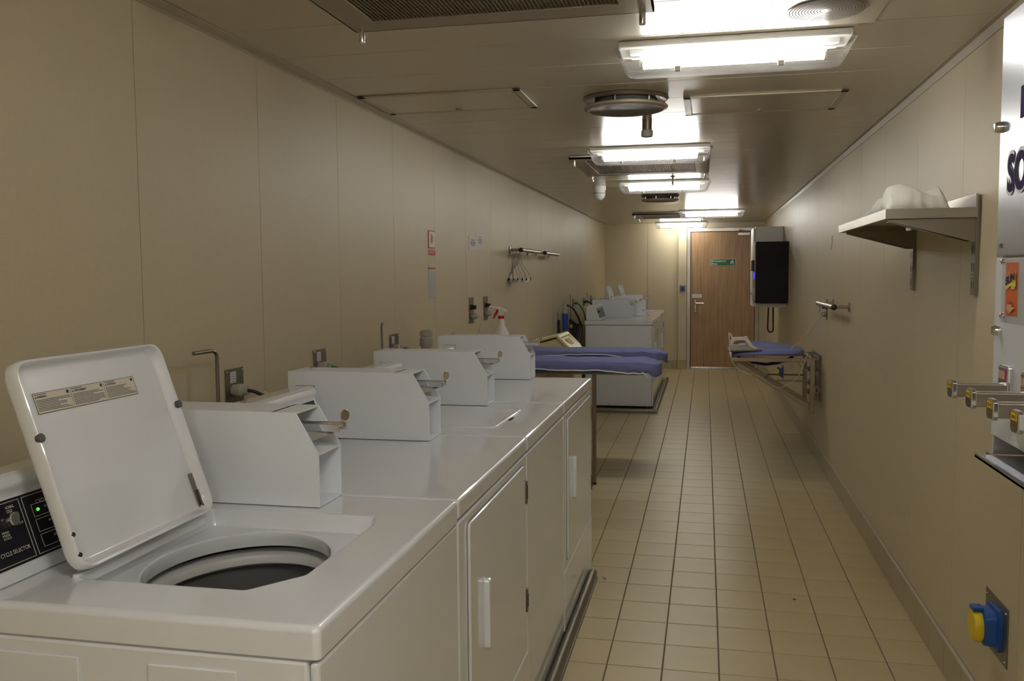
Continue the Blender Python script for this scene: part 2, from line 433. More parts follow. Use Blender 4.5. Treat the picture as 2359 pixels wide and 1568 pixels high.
# ================================================================== MACHINES
XB, XF, ZT = -1.225, -.515, .92
def ray_poly(c, ang, poly):
    d = Vector((math.cos(ang), math.sin(ang))); best = None
    n = len(poly)
    for i in range(n):
        a, b_ = Vector(poly[i])-Vector(c), Vector(poly[(i+1) % n])-Vector(c)
        e = b_-a; den = d.x*e.y-d.y*e.x
        if abs(den) < 1e-12: continue
        t_ = (a.x*e.y-a.y*e.x)/den; u = (a.x*d.y-a.y*d.x)/den
        if t_ > 0 and -1e-6 <= u <= 1+1e-6 and (best is None or t_ < best): best = t_
    return Vector(c)+d*best
def rrect(x0, x1, y0, y1, r, n=5):
    out = []
    for cx, cy, a0 in ((x1-r, y1-r, 0), (x0+r, y1-r, 90), (x0+r, y0+r, 180), (x1-r, y0+r, 270)):
        for k in range(n+1):
            a = math.radians(a0+90*k/n); out.append((cx+r*math.cos(a), cy+r*math.sin(a)))
    return out
def rpoly(poly, r, n=5):
    """round the corners of a convex polygon"""
    out = []; m_ = len(poly)
    for i in range(m_):
        p, a, b_ = Vector(poly[i]), Vector(poly[i-1]), Vector(poly[(i+1) % m_])
        rr = min(r, (a-p).length*.45, (b_-p).length*.45)
        s, e = p+(a-p).normalized()*rr, p+(b_-p).normalized()*rr
        for k in range(n+1):
            t_ = k/n; out.append(tuple(s*(1-t_)**2+p*2*t_*(1-t_)+e*t_*t_))
    return out
def console(t, y0, y1, kind, detail=True, end_panel=False):
    prof = [(-1.058, ZT+.001), (-1.064, .932), (-1.104, 1.050), (-1.098, 1.066), (-1.104, 1.078), (-1.118, 1.083), (-1.19, 1.076), (-1.205, 1.068), (-1.208, ZT+.001)]
    c = obj('console', B().prism(prof, 'y', y0+.012, y1), WHITE, t, bevel=.005, seg=3)
    # panel on the sloping face
    d = Vector((-1.104+1.064, 0, 1.050-.932)); L = d.length; d.normalize(); nrm = Vector((d.z, 0, -d.x))
    o0 = Vector((-1.064, 0, .932))
    def on(y, s, h=0): return Vector((o0.x, y, o0.z))+d*s+nrm*h
    ya, yb = y0+.03, y1-.02
    s0, s1 = .012, L-.006
    def strip(b_, ya_, yb_, s0_, s1_, h0=.001, h1=.0022):
        vs = [on(y_, s_, h) for h in (h0, h1) for y_, s_ in ((ya_, s0_), (yb_, s0_), (yb_, s1_), (ya_, s1_))]
        b_.add(vs, [(3, 2, 1, 0), (4, 5, 6, 7), (0, 1, 5, 4), (1, 2, 6, 5), (2, 3, 7, 6), (3, 0, 4, 7)])
    pb = B(); strip(pb, ya, yb, s0, s1, 0, .0015)
    obj('control_panel', pb, BLACKP, c)
    if detail:
        ln = B(); h0, h1 = .0015, .0019; q = .0011
        def frame(ya_, yb_, sa, sb):
            strip(ln, ya_, yb_, sa, sa+q, h0, h1); strip(ln, ya_, yb_, sb-q, sb, h0, h1)
            strip(ln, ya_, ya_+q, sa, sb, h0, h1); strip(ln, yb_-q, yb_, sa, sb, h0, h1)
        ys = y0+.135
        frame(ya+.004, ys-.003, s0+.004, s1-.004)
        frame(ys+.003, yb-.2, s0+.004, s1-.004)
        frame(yb-.192, yb-.004, s0+.004, s1-.004)
        for k in range(3): frame(ys+.018, ys+.105, s0+.012+k*.026, s0+.034+k*.026)
        obj('panel_outline', ln, INKW, c, label='pale printed outlines on black panel')
        rt, up = (0, 1, 0), d
        def txt(s_, y_, sz, h, wd=None):
            return obj('lettering', text_b(s_, on(y_, sz, .0016), rt, up, h, wd, bold=.01), INKW, c)
        txt('CYCLE SELECTOR', ys-.072, s0+.02, .0065, .062); txt('CYCLE STATUS', ys+.03, s1-.022, .0065, .06)
        txt('NORMAL\nCOLD', ys-.034, s0+.085, .011, .018)
        txt('DELICATE', ys-.028, s0+.062, .004, .02)
        txt('PERM\nPRESS\nCOLD', ys-.056, s0+.045, .013, .016)
        txt('IN USE', ys+.045, s0+.075, .004, .016); txt('RINSE', ys+.045, s0+.05, .004, .014); txt('SPIN', ys+.045, s0+.024, .004, .012)
        kc = on(ys-.032, s0+.072)
        kb = B(); n = 20; rr = []
        for h, r in ((.0015, .010), (.012, .0095)):
            ring = []
            for k in range(n):
                a = 2*PI*k/n; f_ = r*(1+.55*max(0, math.cos(a-.8))**6)
                ring.append(kc+Vector((0, 1, 0))*f_*math.cos(a)+d*f_*math.sin(a)+nrm*h)
            rr.append(ring)
        kb.rings(rr); obj('selector_knob', kb, CHROME, c, bevel=.0015)
        lb = B(); lb.sph(on(ys+.03, s0+.075, .002), .0026, 8); obj('indicator_light', lb, LEDG, c)
    else:
        ln = B(); strip(ln, ya+.02, ya+.06, s0+.03, s0+.034, .0015, .002); strip(ln, ya+.02, yb-.02, s1-.012, s1-.009, .0015, .002)
        obj('panel_outline', ln, INKW, c)
        kb = B(); kc = on(y0+.12, s0+.07)
        rr = [[kc+Vector((0, 1, 0))*r*math.cos(a)+d*r*math.sin(a)+nrm*h for a in [2*PI*k/16 for k in range(16)]] for h, r in ((.0015, .011), (.014, .0095))]
        obj('selector_knob', kb.rings(rr), BLACK, c)
    return c
def coinbox(t, y0, y1, lock=True):
    xf, xb, zt, zs = -.778, XB+.008, 1.119, 1.034; w_ = .004
    side = [(xb, ZT+.002), (xf, ZT+.002), (xf, zs), (xf-.050, zt), (xb, zt)]
    b = B()
    b.prism(side, 'y', y0, y0+w_); b.prism(side, 'y', y1-w_, y1); y0 += w_; y1 -= w_
    b.box(xb, xf-.05, y0, y1, zt-w_, zt); b.box(xb, xb+w_, y0, y1, ZT+.002, zt)
    b.box(xb, xf, y0, y1, ZT+.001, ZT+.001+w_)
    b.prism([(xf, zs-w_), (xf, zs), (xf-.07, zs+.012), (xf-.07, zs+.008)], 'y', y0, y1)
    b.box(xf-.06, xf-.055, y0, y1, ZT+.002, zs); b.box(xf-.105, xf-.10, y0, y1, zs, zt)
    y0 -= w_; y1 += w_
    c = obj('coin_box', b, WHITE_S, t)
    yc = (y0+y1)/2
    sl = B().box(xf-.10, xf+.030, yc-.017, yc+.017, 1.083, 1.0865)
    sl.box(xf-.10, xf+.03, yc-.02, yc-.016, 1.074, 1.09).box(xf-.10, xf+.03, yc+.016, yc+.02, 1.074, 1.09)
    sl.box(xf-.09, xf-.0, yc-.015, yc+.015, 1.066, 1.083)
    cc = Vector((xf+.036, yc, 1.107)); e1 = Vector((.62, .78, 0)); e2 = Vector((0, 0, 1)); e3 = e1.cross(e2)
    sl.rings([[cc+e1*.0105*math.cos(a)+e2*.0125*math.sin(a)+e3*h for a in [2*PI*k/18 for k in range(18)]] for h in (-.0015, .0015)])
    sl.box(xf+.028, xf+.033, yc-.004, yc+.004, 1.083, 1.100)
    obj('coin_slide', sl, CHROME, c, bevel=.0008, seg=1, label='chrome push slide for tokens')
    obj('slide_guard', B().prism([(xf-.10, 1.060), (xf-.035, 1.052), (xf+.012, 1.070), (xf-.02, 1.073), (xf-.10, 1.078)], 'y', yc-.022, yc+.022), GREYPL, c)
    obj('slot_plate', B().box(xf-.1, xf-.096, yc-.03, yc+.03, 1.055, 1.112), STEELD, c)
    obj('service_lock', B().box(xf-.055, xf-.052, y0+.012, y0+.03, .935, 1.02).lathe((xf-.05, y0+.035, .94), [(.006, 0), (.006, .006)], 10, 'x'), STEEL, c)
    obj('top_lock', B().lathe((xb+.055, yc, zt), [(.011, 0), (.011, .006), (.006, .009)], 14), CHROME, c)
    obj('side_recess', B().box(xb+.025, xb+.085, y0-.0015, y0, 1.075, 1.0775).box(xb+.0825, xb+.085, y0-.0015, y0, 1.06, 1.0775), GREYPL, c)
    return c
def body(t, y0, y1, near_side=False, feet=True):
    g = .0025; q = .012
    b = B(); rg = []
    for k, z_ in ((0, .035), (0, .871), (q, .871), (q, .05)):
        rg.append([(XB+.01+k, y0+g+k, z_), (XF-.016-k, y0+g+k, z_), (XF-.016-k, y1-g-k, z_), (XB+.01+k, y1-g-k, z_)])
    b.rings(rg)
    c = obj('cabinet', b, WHITE, t, bevel=.006)
    fr = B().box(XF-.0145, XF, y0+g, y1-g, .035, .869)
    obj('front_panel', fr, WHITE, t, bevel=.0065, seg=3)
    if near_side:
        e = B()
        for xa, xb_ in (((-1.18, -.892), (-.778, -.638)) if y0 < 5 else ()):
            e.box(xa, xb_, y0+g-.0035, y0+g, .12, .848)
        if y0 < 5: obj('side_embossing', e, WHITE, c, bevel=.003)
        e = B().box(XB+.03, XF-.05, y0+g-.002, y0+g+.004, .036, .064)
        obj('side_base_strip', e, WHITE, c, bevel=.0015)
        for xa in (-.97, -.60): obj('screw', B().lathe((xa, y0+g-.003, .052), [(.005, 0), (.005, .002)], 8, 'y'), STEELD, c)
    for xx in (XB+.08, XF-.06):
        for yy in (y0+.06, y1-.06):
            obj('foot', B().lathe((xx, yy, 0), [(.018, 0), (.02, .012), (.01, .014), (.01, .036)], 12), RUBBER, t)
    return c
def deck_plain(t, y0, y1):
    return obj('top_deck', B().box(XB, XF+.002, y0+.0015, y1-.0015, .874, ZT), WHITE, t, bevel=.0095, seg=4)
def lid_open(t, ya, yb, detail):
    H = Vector((-.985, 0, .926)); d = Vector((-.116, 0, .335)).normalized(); n_ = Vector((d.z, 0, -d.x))  # n_ towards the aisle
    L = .356
    def P(y_, s_, h): return Vector((H.x, y_, H.z))+d*s_+n_*h
    def pr(b, ins, h0, h1, r):
        pts = rpoly([(ya+ins, ins*.3), (yb-ins, ins*.3), (yb-ins, L-ins), (ya+ins, L-ins)], r)
        return pts
    o1 = rpoly([(ya, 0), (yb, 0), (yb, L), (ya, L)], .032, 6)
    def ins(pts, k):
        c = Vector(((ya+yb)/2, L/2)); hw, hl = (yb-ya)/2, L/2
        return [((p[0]-c.x)*(hw-k)/hw+c.x, (p[1]-c.y)*(hl-k)/hl+c.y) for p in pts]
    rg = [[P(*p, -.004) for p in ins(o1, .012)], [P(*p, -.001) for p in ins(o1, .004)], [P(*p, .006) for p in o1], [P(*p, .022) for p in o1], [P(*p, .0265) for p in ins(o1, .0025)],
          [P(*p, .0255) for p in ins(o1, .006)], [P(*p, .014) for p in ins(o1, .009)], [P(*p, .008) for p in ins(o1, .014)], [P(*p, .0072) for p in ins(o1, .018)], [P(*p, .007) for p in ins(o1, .03)], [P(*p, .007) for p in ins(o1, .05)]]
    b = B(); b.smooth = True; b.rings(rg)
    lid = obj('lid', b, WHITE, t)
    def disc(y_, s_, r, mt, nm, h0=.026, h1=.031):
        c0 = P(y_, s_, h0); rr = [[c0+Vector((0, 1, 0))*r*q*math.cos(a)+d*r*q*math.sin(a)+n_*hh for a in [2*PI*k/16 for k in range(16)]] for q, hh in ((1, -.004), (1, h1-h0-.0015), (.8, h1-h0))]
        bb = B(); bb.rings(rr); return obj(nm, bb, mt, lid)
    for y_ in (ya+.006, yb-.006): disc(y_, L*.63, .0075, RUBBER, 'bumper')
    if detail:
        for s_ in (.028, .062): disc(ya+.006, s_, .0042, BLACK, 'screw', .026, .0272)
        hb = B()
        vs = [P(y_, s_, h) for h in (.009, .0105) for y_, s_ in ((yb-.028, .012), (yb-.016, .012), (yb-.016, .085), (yb-.028, .085))]
        hb.add(vs, [(3, 2, 1, 0), (4, 5, 6, 7), (0, 1, 5, 4), (1, 2, 6, 5), (2, 3, 7, 6), (3, 0, 4, 7)])
        hb.tube([P(yb-.02, .05, .013), P(yb-.02, .02, .013), P(yb-.014, .008, .012), P(yb-.006, .012, .012)], .002, 6)
        obj('hinge_spring', hb, STEELD, lid, label='steel hinge plate and spring')
        md = lid.modifiers.new('wn', 'WEIGHTED_NORMAL'); md.keep_sharp = True
        # warning label
        ly0, ly1, s0, s1 = ya+.055, yb-.075, L*.742, L*.842
        ly0, ly1 = ya+.040, yb-.092
        def quad(b_, a0, a1, b0, b1, h0, h1=None):
            h1 = h0+.0002 if h1 is None else h1
            vs = [P(y_, s_, h) for h in (h0, h1) for y_, s_ in ((a0, b0), (a1, b0), (a1, b1), (a0, b1))]
            b_.add(vs, [(3, 2, 1, 0), (4, 5, 6, 7), (0, 1, 5, 4), (1, 2, 6, 5), (2, 3, 7, 6), (3, 0, 4, 7)])
        lb = B(); quad(lb, ly0, ly1, s0, s1, .008, .0086); obj('warning_label', lb, PAPERC, lid, label='white printed warning label in three columns')
        ib = B(); q = .0007
        quad(ib, ly0, ly1, s0, s0+q, .0087); quad(ib, ly0, ly1, s1-q, s1, .0087); quad(ib, ly0, ly0+q, s0, s1, .0087); quad(ib, ly1-q, ly1, s0, s1, .0087)
        W3 = (ly1-ly0)/3
        random.seed(3)
        for c_ in range(3):
            a0 = ly0+c_*W3+.003; a1 = ly0+(c_+1)*W3-.003
            if c_: quad(ib, a0-.0035, a0-.0035+.0005, s0+.003, s1-.003, .0087)
            for k in range(8):
                ss = s1-.0135-k*.0026; yy = a0
                end = a1-random.choice((0, .002, .012, .02, .03))
                while yy < end:
                    wd = random.uniform(.0012, .0042); quad(ib, yy, min(yy+wd, end), ss, ss+.0011, .0087); yy += wd+.0007
            quad(ib, a0, a0+.028, s1-.0035, s1-.0025, .0087)
            for k in range(10): pass
            cc = P(a1-.004, s1-.006, .0088)
            ib.add([cc+Vector((0, 1, 0))*.0032*math.cos(2*PI*k/12)+d*.0032*math.sin(2*PI*k/12) for k in range(12)], [tuple(range(12))])
        obj('label_print', ib, INK, lid)
        for c_, s_, w_ in ((0, 'WARNING', .022), (1, 'AVERTISSEMENT', .033), (2, 'ADVERTENCIA', .026)):
            obj('label_heading', text_b('\u25b2'+s_ if False else s_, P(ly0+c_*W3+.0075, s1-.0092, .0087), (0, 1, 0), d, .0038, w_, bold=.02), INK, lid)
            a0 = ly0+c_*W3+.003
            tb = B().add([P(a0, s1-.0092, .0088), P(a0+.0036, s1-.0092, .0088), P(a0+.0018, s1-.0056, .0088)], [(0, 1, 2)])
            obj('label_triangle', tb, INK, lid)
    # hinge strip along the deck
    obj('hinge_bar', B().box(-.990, -.978, ya+.01, yb-.01, .905, .926), WHITE, t, bevel=.002)
    return lid
def washer(y0, y1, label, opened, detail=False, near=False, group=None):
    t = thing('washing_machine', label, 'washer', ((XB+XF)/2, (y0+y1)/2, 0), group)
    body(t, y0, y1, near)
    if opened:
        cx, cy, rx, ry = -.822, y0+.342, .162, .193
        rec = rpoly([(-1.0, y0+.122), (-.690, y0+.122), (-.628, y0+.205), (-.628, y0+.51), (-.645, y0+.553), (-1.0, y0+.553)], .008, 4)
        recin = [((p[0]-cx)*(.985 if p[0] < cx else .975)+cx, (p[1]-cy)*(.985 if p[1] < cy else .955)+cy) for p in rec]
        outer = rrect(XB, XF+.002, y0+.0015, y1-.0015, .01, 5)
        angs = sorted(set([round(2*PI*k/96-PI, 5) for k in range(96)] + [round(math.atan2(p[1]-cy, p[0]-cx), 5) for p in outer+rec]))
        def ring(poly, z, k=0):
            out = []
            for a in angs:
                p = ray_poly((cx, cy), a, poly)
                if k: p = Vector((cx+(p.x-cx), cy+(p.y-cy)))-Vector((math.cos(a), math.sin(a)))*k
                out.append((p.x, p.y, z))
            return out
        def ell(k, z): return [(cx+rx*k*math.cos(a)*1, cy+ry*k*math.sin(a), z) for a in [math.atan2(math.sin(q)/ry, math.cos(q)/rx) for q in angs]]
        zr = ZT-.034
        rg = [ell(.985, zr-.03), ell(.965, zr-.012), ell(.97, zr-.003), ell(1.0, zr), ring(recin, zr-.001, .006), ring(recin, zr), ring(rec, ZT-.004), ring(rec, ZT-.001, -.002), ring(rec, ZT, -.006), ring(rec, ZT, -.010), ring(outer, ZT, .014), ring(outer, ZT, .010), ring(outer, ZT-.002, .004), ring(outer, ZT-.006, .001), ring(outer, ZT-.01), ring(outer, .874), ring(outer, .874, .02)]
        b = B(); b.smooth = True; b.rings(rg, cap0=False, cap1=False)
        dk = obj('top_deck', b, WHITE, t)
        md = dk.modifiers.new('wn', 'WEIGHTED_NORMAL'); md.keep_sharp = True
        tb = B(); sx, sy = 1, ry/rx
        tb.lathe((cx, cy, 0), [(rx*1.12, zr-.036), (rx*1.12, zr-.10), (rx*1.0, zr-.10), (rx*.995, zr-.05), (rx*.99, zr-.042)][::1], 64, sx=sx, sy=sy, cap0=False, cap1=False)
        tb = B()
        tb.lathe((cx, cy, 0), [(rx*1.16, zr-.044), (rx*1.04, zr-.047), (rx*1.0, zr-.050), (rx*.985, zr-.055), (rx*.985, zr-.066), (rx*1.02, zr-.072), (rx*1.10, zr-.074)], 72, sx=sx, sy=sy, cap0=False, cap1=False)
        obj('tub_ring', tb, TUBW, t, label='pale plastic ring round the tub mouth')
        kb = B(); kb.lathe((cx, cy, 0), [(rx*1.08, zr-.073), (rx*1.12, zr-.12), (rx*1.14, zr-.30), (rx*1.1, zr-.40), (rx*.9, zr-.43), (rx*.3, zr-.42)], 72, sx=sx, sy=sy, cap0=False)
        obj('basket', kb, TUBG, t, label='grey enamelled wash basket')
        ab = B().lathe((cx, cy, 0), [(rx*.55, zr-.425), (rx*.3, zr-.39), (rx*.22, zr-.3), (rx*.2, zr-.2), (rx*.12, zr-.19)], 24)
        obj('agitator', ab, TUBG, t)
        lid_open(t, y0+.106, y0+.500, detail)
    else:
        deck_plain(t, y0, y1)
        # closed lid: thin plate with rounded corners and a finger notch
        pts = rpoly([(-.985, y0+.125), (-.64, y0+.125), (-.632, y0+.52), (-.985, y0+.52)], .03, 6)
        b = B(); b.smooth = True
        c = Vector((-.81, y0+.32))
        def sc_(k): return [(c.x+(p[0]-c.x)*(1-k/.17), c.y+(p[1]-c.y)*(1-k/.2)) for p in pts]
        b.rings([[(x, y, ZT-.004) for x, y in pts], [(x, y, ZT+.0035) for x, y in pts], [(x, y, ZT+.006) for x, y in sc_(.003)], [(x, y, ZT+.0065) for x, y in sc_(.012)]])
        l_ = obj('lid', b, WHITE, t)
        obj('finger_notch', B().box(-.634, -.624, y0+.285, y0+.34, ZT-.001, ZT+.0012), DARKGAP, l_)
    console(t, y0, y0+.58, 'w', detail)
    coinbox(t, y1-.118, y1-.002)
    return t
def dryer(y0, y1, label, group=None, near=False):
    t = thing('tumble_dryer', label, 'dryer', ((XB+XF)/2, (y0+y1)/2, 0), group)
    body(t, y0, y1, near)
    deck_plain(t, y0, y1)
    W_ = y1-y0
    ya, yb = y0+.075, y1-.055
    pts = rpoly([(ya, .295), (yb, .295), (yb, .848), (ya, .848)], .02, 5)
    ob = B(); ob.prism(rpoly([(ya-.004, .291), (yb+.004, .291), (yb+.004, .852), (ya-.004, .852)], .022, 5), 'x', XF-.001, XF+.0008)
    obj('door_gap', ob, mat('grey_shadow_gap', (.30, .29, .27), rough=.6), t)
    dd = obj('door', B().prism(pts, 'x', XF, XF+.007), WHITE, t, bevel=.003)
    hy = ya+.13
    hb = B().prism(rpoly([(hy-.012, .51), (hy+.012, .51), (hy+.012, .68), (hy-.012, .68)], .01, 4), 'x', XF+.006, XF+.022)
    obj('door_pull', hb, WHITE, dd, bevel=.004)
    obj('pull_recess', B().box(XF+.0072, XF+.0078, hy+.015, hy+.034, .52, .67), GREYPL, dd)
    for zz in (.765, .44):
        h_ = obj('door_hinge', B().box(XF+.001, XF+.010, yb+.008, yb+.024, zz-.035, zz+.035), STEELD, t, bevel=.001)
        obj('hinge_pin', B().box(XF+.010, XF+.0115, yb+.014, yb+.018, zz-.02, zz+.02), BLACK, h_)
    obj('kick_panel', B().box(XF-.001, XF+.003, y0+.006, y1-.006, .04, .270), WHITE, t, bevel=.002)
    console(t, y0, y0+.58, 'd', False)
    coinbox(t, y1-.118, y1-.002)
    return t
washer(1.10, 1.808, 'nearest white top loading washer with its lid open, tub showing', True, True, True)
dryer(1.808, 2.562, 'white dryer between the nearest open washer and the closed washer')
washer(2.562, 3.268, 'white top loading washer with closed lid between two dryers', False)
dryer(3.268, 4.098, 'last white dryer of the near row, beside the blue ironing boards')
dryer(9.2, 9.93, 'white dryer at the near end of the far row, its side facing the ironing boards', near=True)
washer(9.93, 10.64, 'first open lid washer of the far row, behind the near end dryer', True)
dryer(10.64, 11.36, 'white dryer between the two open washers of the far row')
washer(11.36, 12.08, 'open lid washer at the far end of the far row, nearest the wooden door', True)

# ---- floor kerbs around the machine rows
def kerb_prof(c, sgn=1):
    r = .019
    return [(c-r, 0), (c-r, .02)]+[(c+r*math.cos(a), .026+r*math.sin(a)) for a in [PI-PI*k/8 for k in range(9)]]+[(c+r, 0)]
kb = B().prism(kerb_prof(-.496), 'y', .6, 4.005); kb.box(-.478, -.473, .6, 4.0, 0, .012)
tag(obj('drip_kerb', kb, mat('kerb_steel', (.24, .215, .175), rough=.42, metal=.8), loc=(-.496, 2.3, 0), smooth=True), 'steel rounded floor kerb along the front of the near machine row', 'kerb')
kb = B(); kb.prism(kerb_prof(-.478), 'y', 8.965, 11.85); kb.prism(kerb_prof(8.965), 'x', XL+.03, -.457)
tag(obj('drip_kerb', kb, mat('kerb_steel', (.24, .215, .175), rough=.42, metal=.8), loc=(-.478, 10, 0), smooth=True), 'steel floor kerb bent around the far machine row', 'kerb')

# ================================================================== CEILING FITTINGS
def lamp(x0, x1, yc, label, grp='clear covered fluorescent ceiling lights', tubes=(0,)):
    t = thing('ceiling_light', label, 'ceiling light', ((x0+x1)/2, yc, ZC), grp)
    h = .088; hw = .088
    obj('base_tray', B().box(x0+.01, x1-.01, yc-hw+.01, yc+hw-.01, ZC-.022, ZC-.001), PLW, t, bevel=.004)
    obj('reflector', B().prism([(yc-.055, ZC-.022), (yc+.055, ZC-.022), (yc+.04, ZC-.034), (yc-.04, ZC-.034)], 'x', x0+.045, x1-.045), PLW, t)
    b = B(); rg = []
    for z_, k, dx in ((ZC-.016, 0, 0), (ZC-.026, -.004, -.004), (ZC-.03, .008, .006), (ZC-.07, .016, .02), (ZC-h, .028, .032), (ZC-h-.007, .042, .046)):
        rg.append([(x, y, z_) for x, y in rrect(x0+dx, x1-dx, yc-hw+k, yc+hw-k, .03, 4)])
    b.rings(rg, cap0=False); b.smooth = True
    obj('clear_cover', b, COVER, t)
    for q in tubes:
        obj('tube', B().tube([(x0+.085, yc+q, ZC-.056), (x1-.085, yc+q, ZC-.056)], .0185, 16), LAMP, t, label='glowing fluorescent tube')
    for xx, s in ((x0+.078, 1), (x1-.078, -1)):
        so = obj('tube_socket', B().box(xx-.006, xx+.002*s, yc-.009, yc+.009, ZC-.066, ZC-.030), PLW, t, bevel=.002)
        obj('tube_cap', B().tube([(xx, yc, ZC-.056), (xx+.010*s, yc, ZC-.056)], .015, 12), STEELD, so)
    for f_ in (.27, .70):
        for s in (-1,):
            xx = x0+(x1-x0)*f_
            obj('cover_clip', B().box(xx-.010, xx+.010, yc-hw*.75-.004, yc-hw*.75+.012, ZC-h-.012, ZC-h+.004), PLW, t, bevel=.003)
lamp(-.285, .44, 2.96, 'large fluorescent ceiling light nearest the camera, right of the grille')
lamp(-.67, .035, 5.28, 'fluorescent ceiling light just beyond the round ceiling diffuser')
lamp(-.68, .035, 7.20, 'third fluorescent ceiling light, beyond the sprinkler head')
lamp(-.31, .44, 10.62, 'fluorescent ceiling light set to the right, towards the door')
lamp(-.71, .04, 12.95, 'farthest fluorescent ceiling light, in front of the wooden door')
lamp(-.30, .43, .45, 'unseen fluorescent ceiling light above and behind the camera, second tube added to brighten the foreground', tubes=(-.035, .035))  # out of view; second tube added to brighten the foreground
lamp(-.30, .43, -1.3, 'unseen fluorescent ceiling light at the end of the room behind the camera, second tube added for brightness', tubes=(-.035, .035))  # also unseen, given an extra tube for more light on the near end

def grille(x0, x1, y0, y1, label, n1, n2):
    t = thing('extract_grille', label, 'vent', ((x0+x1)/2, (y0+y1)/2, ZC), 'square steel extract grilles')
    f_ = .088; z0 = ZC-.026
    b = B()
    for a in ((x0, x1, y0, y0+f_), (x0, x1, y1-f_, y1), (x0, x0+f_, y0+f_, y1-f_), (x1-f_, x1, y0+f_, y1-f_)): b.box(*a, z0, z0+.012)
    b.box(x0, x0+.004, y0, y1, z0, ZC-.004).box(x1-.004, x1, y0, y1, z0, ZC-.004).box(x0, x1, y0, y0+.004, z0, ZC-.004).box(x0, x1, y1-.004, y1, z0, ZC-.004)
    obj('frame', b, DARKM, t)
    obj('duct_back', B().box(x0+.02, x1-.02, y0+.02, y1-.02, ZC-.006, ZC-.001), MESHD, t)
    mb = B()
    xa, xb_, ya, yb = x0+f_, x1-f_, y0+f_, y1-f_
    for k in range(1, n1):
        q = xa+(xb_-xa)*k/n1; mb.box(q-.0011, q+.0011, ya, yb, z0+.003, z0+.006)
    for k in range(1, n2):
        q = ya+(yb-ya)*k/n2; mb.box(xa, xb_, q-.0009, q+.0009, z0+.006, z0+.009)
    stuff(obj('wire_mesh', mb, mat('grille_wire', (.42, .36, .28), rough=.45, metal=.8), t))
    for xx in (x0+.03, x1-.03):
        for yy in (y0+.03, y1-.03):
            obj('latch_pin', B().lathe((xx, yy, 0), [(.0085, ZC-.066), (.0095, ZC-.062), (.0095, z0)], 12), CHROME, t)
grille(-1.0, -.14, 1.66, 2.50, 'big steel ceiling grille at the top edge, nearest the camera', 62, 90)
grille(-.83, .02, 5.52, 6.5, 'steel ceiling grille behind the second ceiling light', 62, 70)
grille(-.87, -.02, 10.9, 11.75, 'far steel ceiling grille beside the light set to the right', 50, 50)

def diffuser(cx, cy, r, label):
    t = thing('ceiling_diffuser', label, 'vent', (cx, cy, ZC), 'round ceiling diffusers')
    obj('collar', B().lathe((cx, cy, 0), [(r*1.0, ZC-.001), (r*1.02, ZC-.006), (r*.96, ZC-.016), (r*.75, ZC-.012), (r*.7, ZC-.002)], 48), STEELD, t)
    obj('neck', B().lathe((cx, cy, 0), [(r*.72, ZC-.002), (r*.72, ZC-.03)], 40), MESHD, t)
    for k in range(6):
        a = PI*k/3+.3; obj('spacer', B().box(cx+r*.8*math.cos(a)-.003, cx+r*.8*math.cos(a)+.003, cy+r*.8*math.sin(a)-.003, cy+r*.8*math.sin(a)+.003, ZC-.045, ZC-.012), STEEL, t)
    obj('lower_disc', B().lathe((cx, cy, 0), [(r*.98, ZC-.036), (r*1.0, ZC-.04), (r*.985, ZC-.047), (r*.9, ZC-.052), (r*.88, ZC-.050)], 48), DARKM, t)
    pb = B(); q = .011; n = int(r/q)
    for i in range(-n, n+1):
        for j in range(-n, n+1):
            x, y = i*q+(j % 2)*q/2, j*q*.87
            if x*x+y*y < (r*.86)**2:
                pb.add([(cx+x+.0038*math.cos(a), cy+y+.0038*math.sin(a), ZC-.0525) for a in [PI*k/3 for k in range(6)]], [tuple(range(5, -1, -1))])
    stuff(obj('perforation', pb, MESHD, t))
diffuser(-.33, 3.80, .175, 'round steel ceiling diffuser between the two nearest lights')
diffuser(-.42, 8.58, .175, 'round steel ceiling diffuser beside the far light set to the right')
t = thing('swirl_vent', 'flat round vent with fine concentric slots at the top edge near the first light', 'vent', (.326, 2.69, ZC))
obj('square_plate', B().box(.17, .48, 2.50, 2.84, ZC-.0025, ZC-.0004), mat('vent_plate', (.52, .46, .36), rough=.35), t)
obj('vent_disc', B().lathe((.326, 2.675, 0), [(.104, ZC-.002), (.106, ZC-.004), (.103, ZC-.005)], 48), TRIMC, t)
sv = B()
for k in range(11):
    r = .016+k*.0082
    rg = [[(.326+rr*math.cos(a), 2.675+rr*math.sin(a)*1.09, ZC-.0053) for a in [2*PI*i/48 for i in range(48)]] for rr in (r, r+.0036)]
    sv.rings(rg, cap0=False, cap1=False)
obj('slots', sv, MESHD, t)

def hatch(x0, x1, y0, y1, label):
    t = thing('ceiling_hatch', label, 'hatch', ((x0+x1)/2, (y0+y1)/2, ZC), 'ceiling access hatches')
    b = B(); w_ = .03
    for a in ((x0, x1, y0, y0+w_), (x0, x1, y1-w_, y1), (x0, x0+w_, y0, y1), (x1-w_, x1, y0, y1)): b.box(*a, ZC-.006, ZC-.0003)
    obj('frame', b, TRIMC, t, bevel=.0015)
    obj('hatch_panel', B().box(x0+w_+.003, x1-w_-.003, y0+w_+.003, y1-w_-.003, ZC-.005, ZC-.0003), CEILM, t)
    obj('latch', B().lathe(((x0+x1)/2, y1-w_-.04, 0), [(.012, ZC-.011), (.016, ZC-.009), (.016, ZC-.005)], 16), DARKM, t)
hatch(-1.40, -.72, 3.49, 3.90, 'left ceiling access hatch close to the left wall')
hatch(-.095, .56, 3.84, 4.27, 'right ceiling access hatch beyond the nearest light')

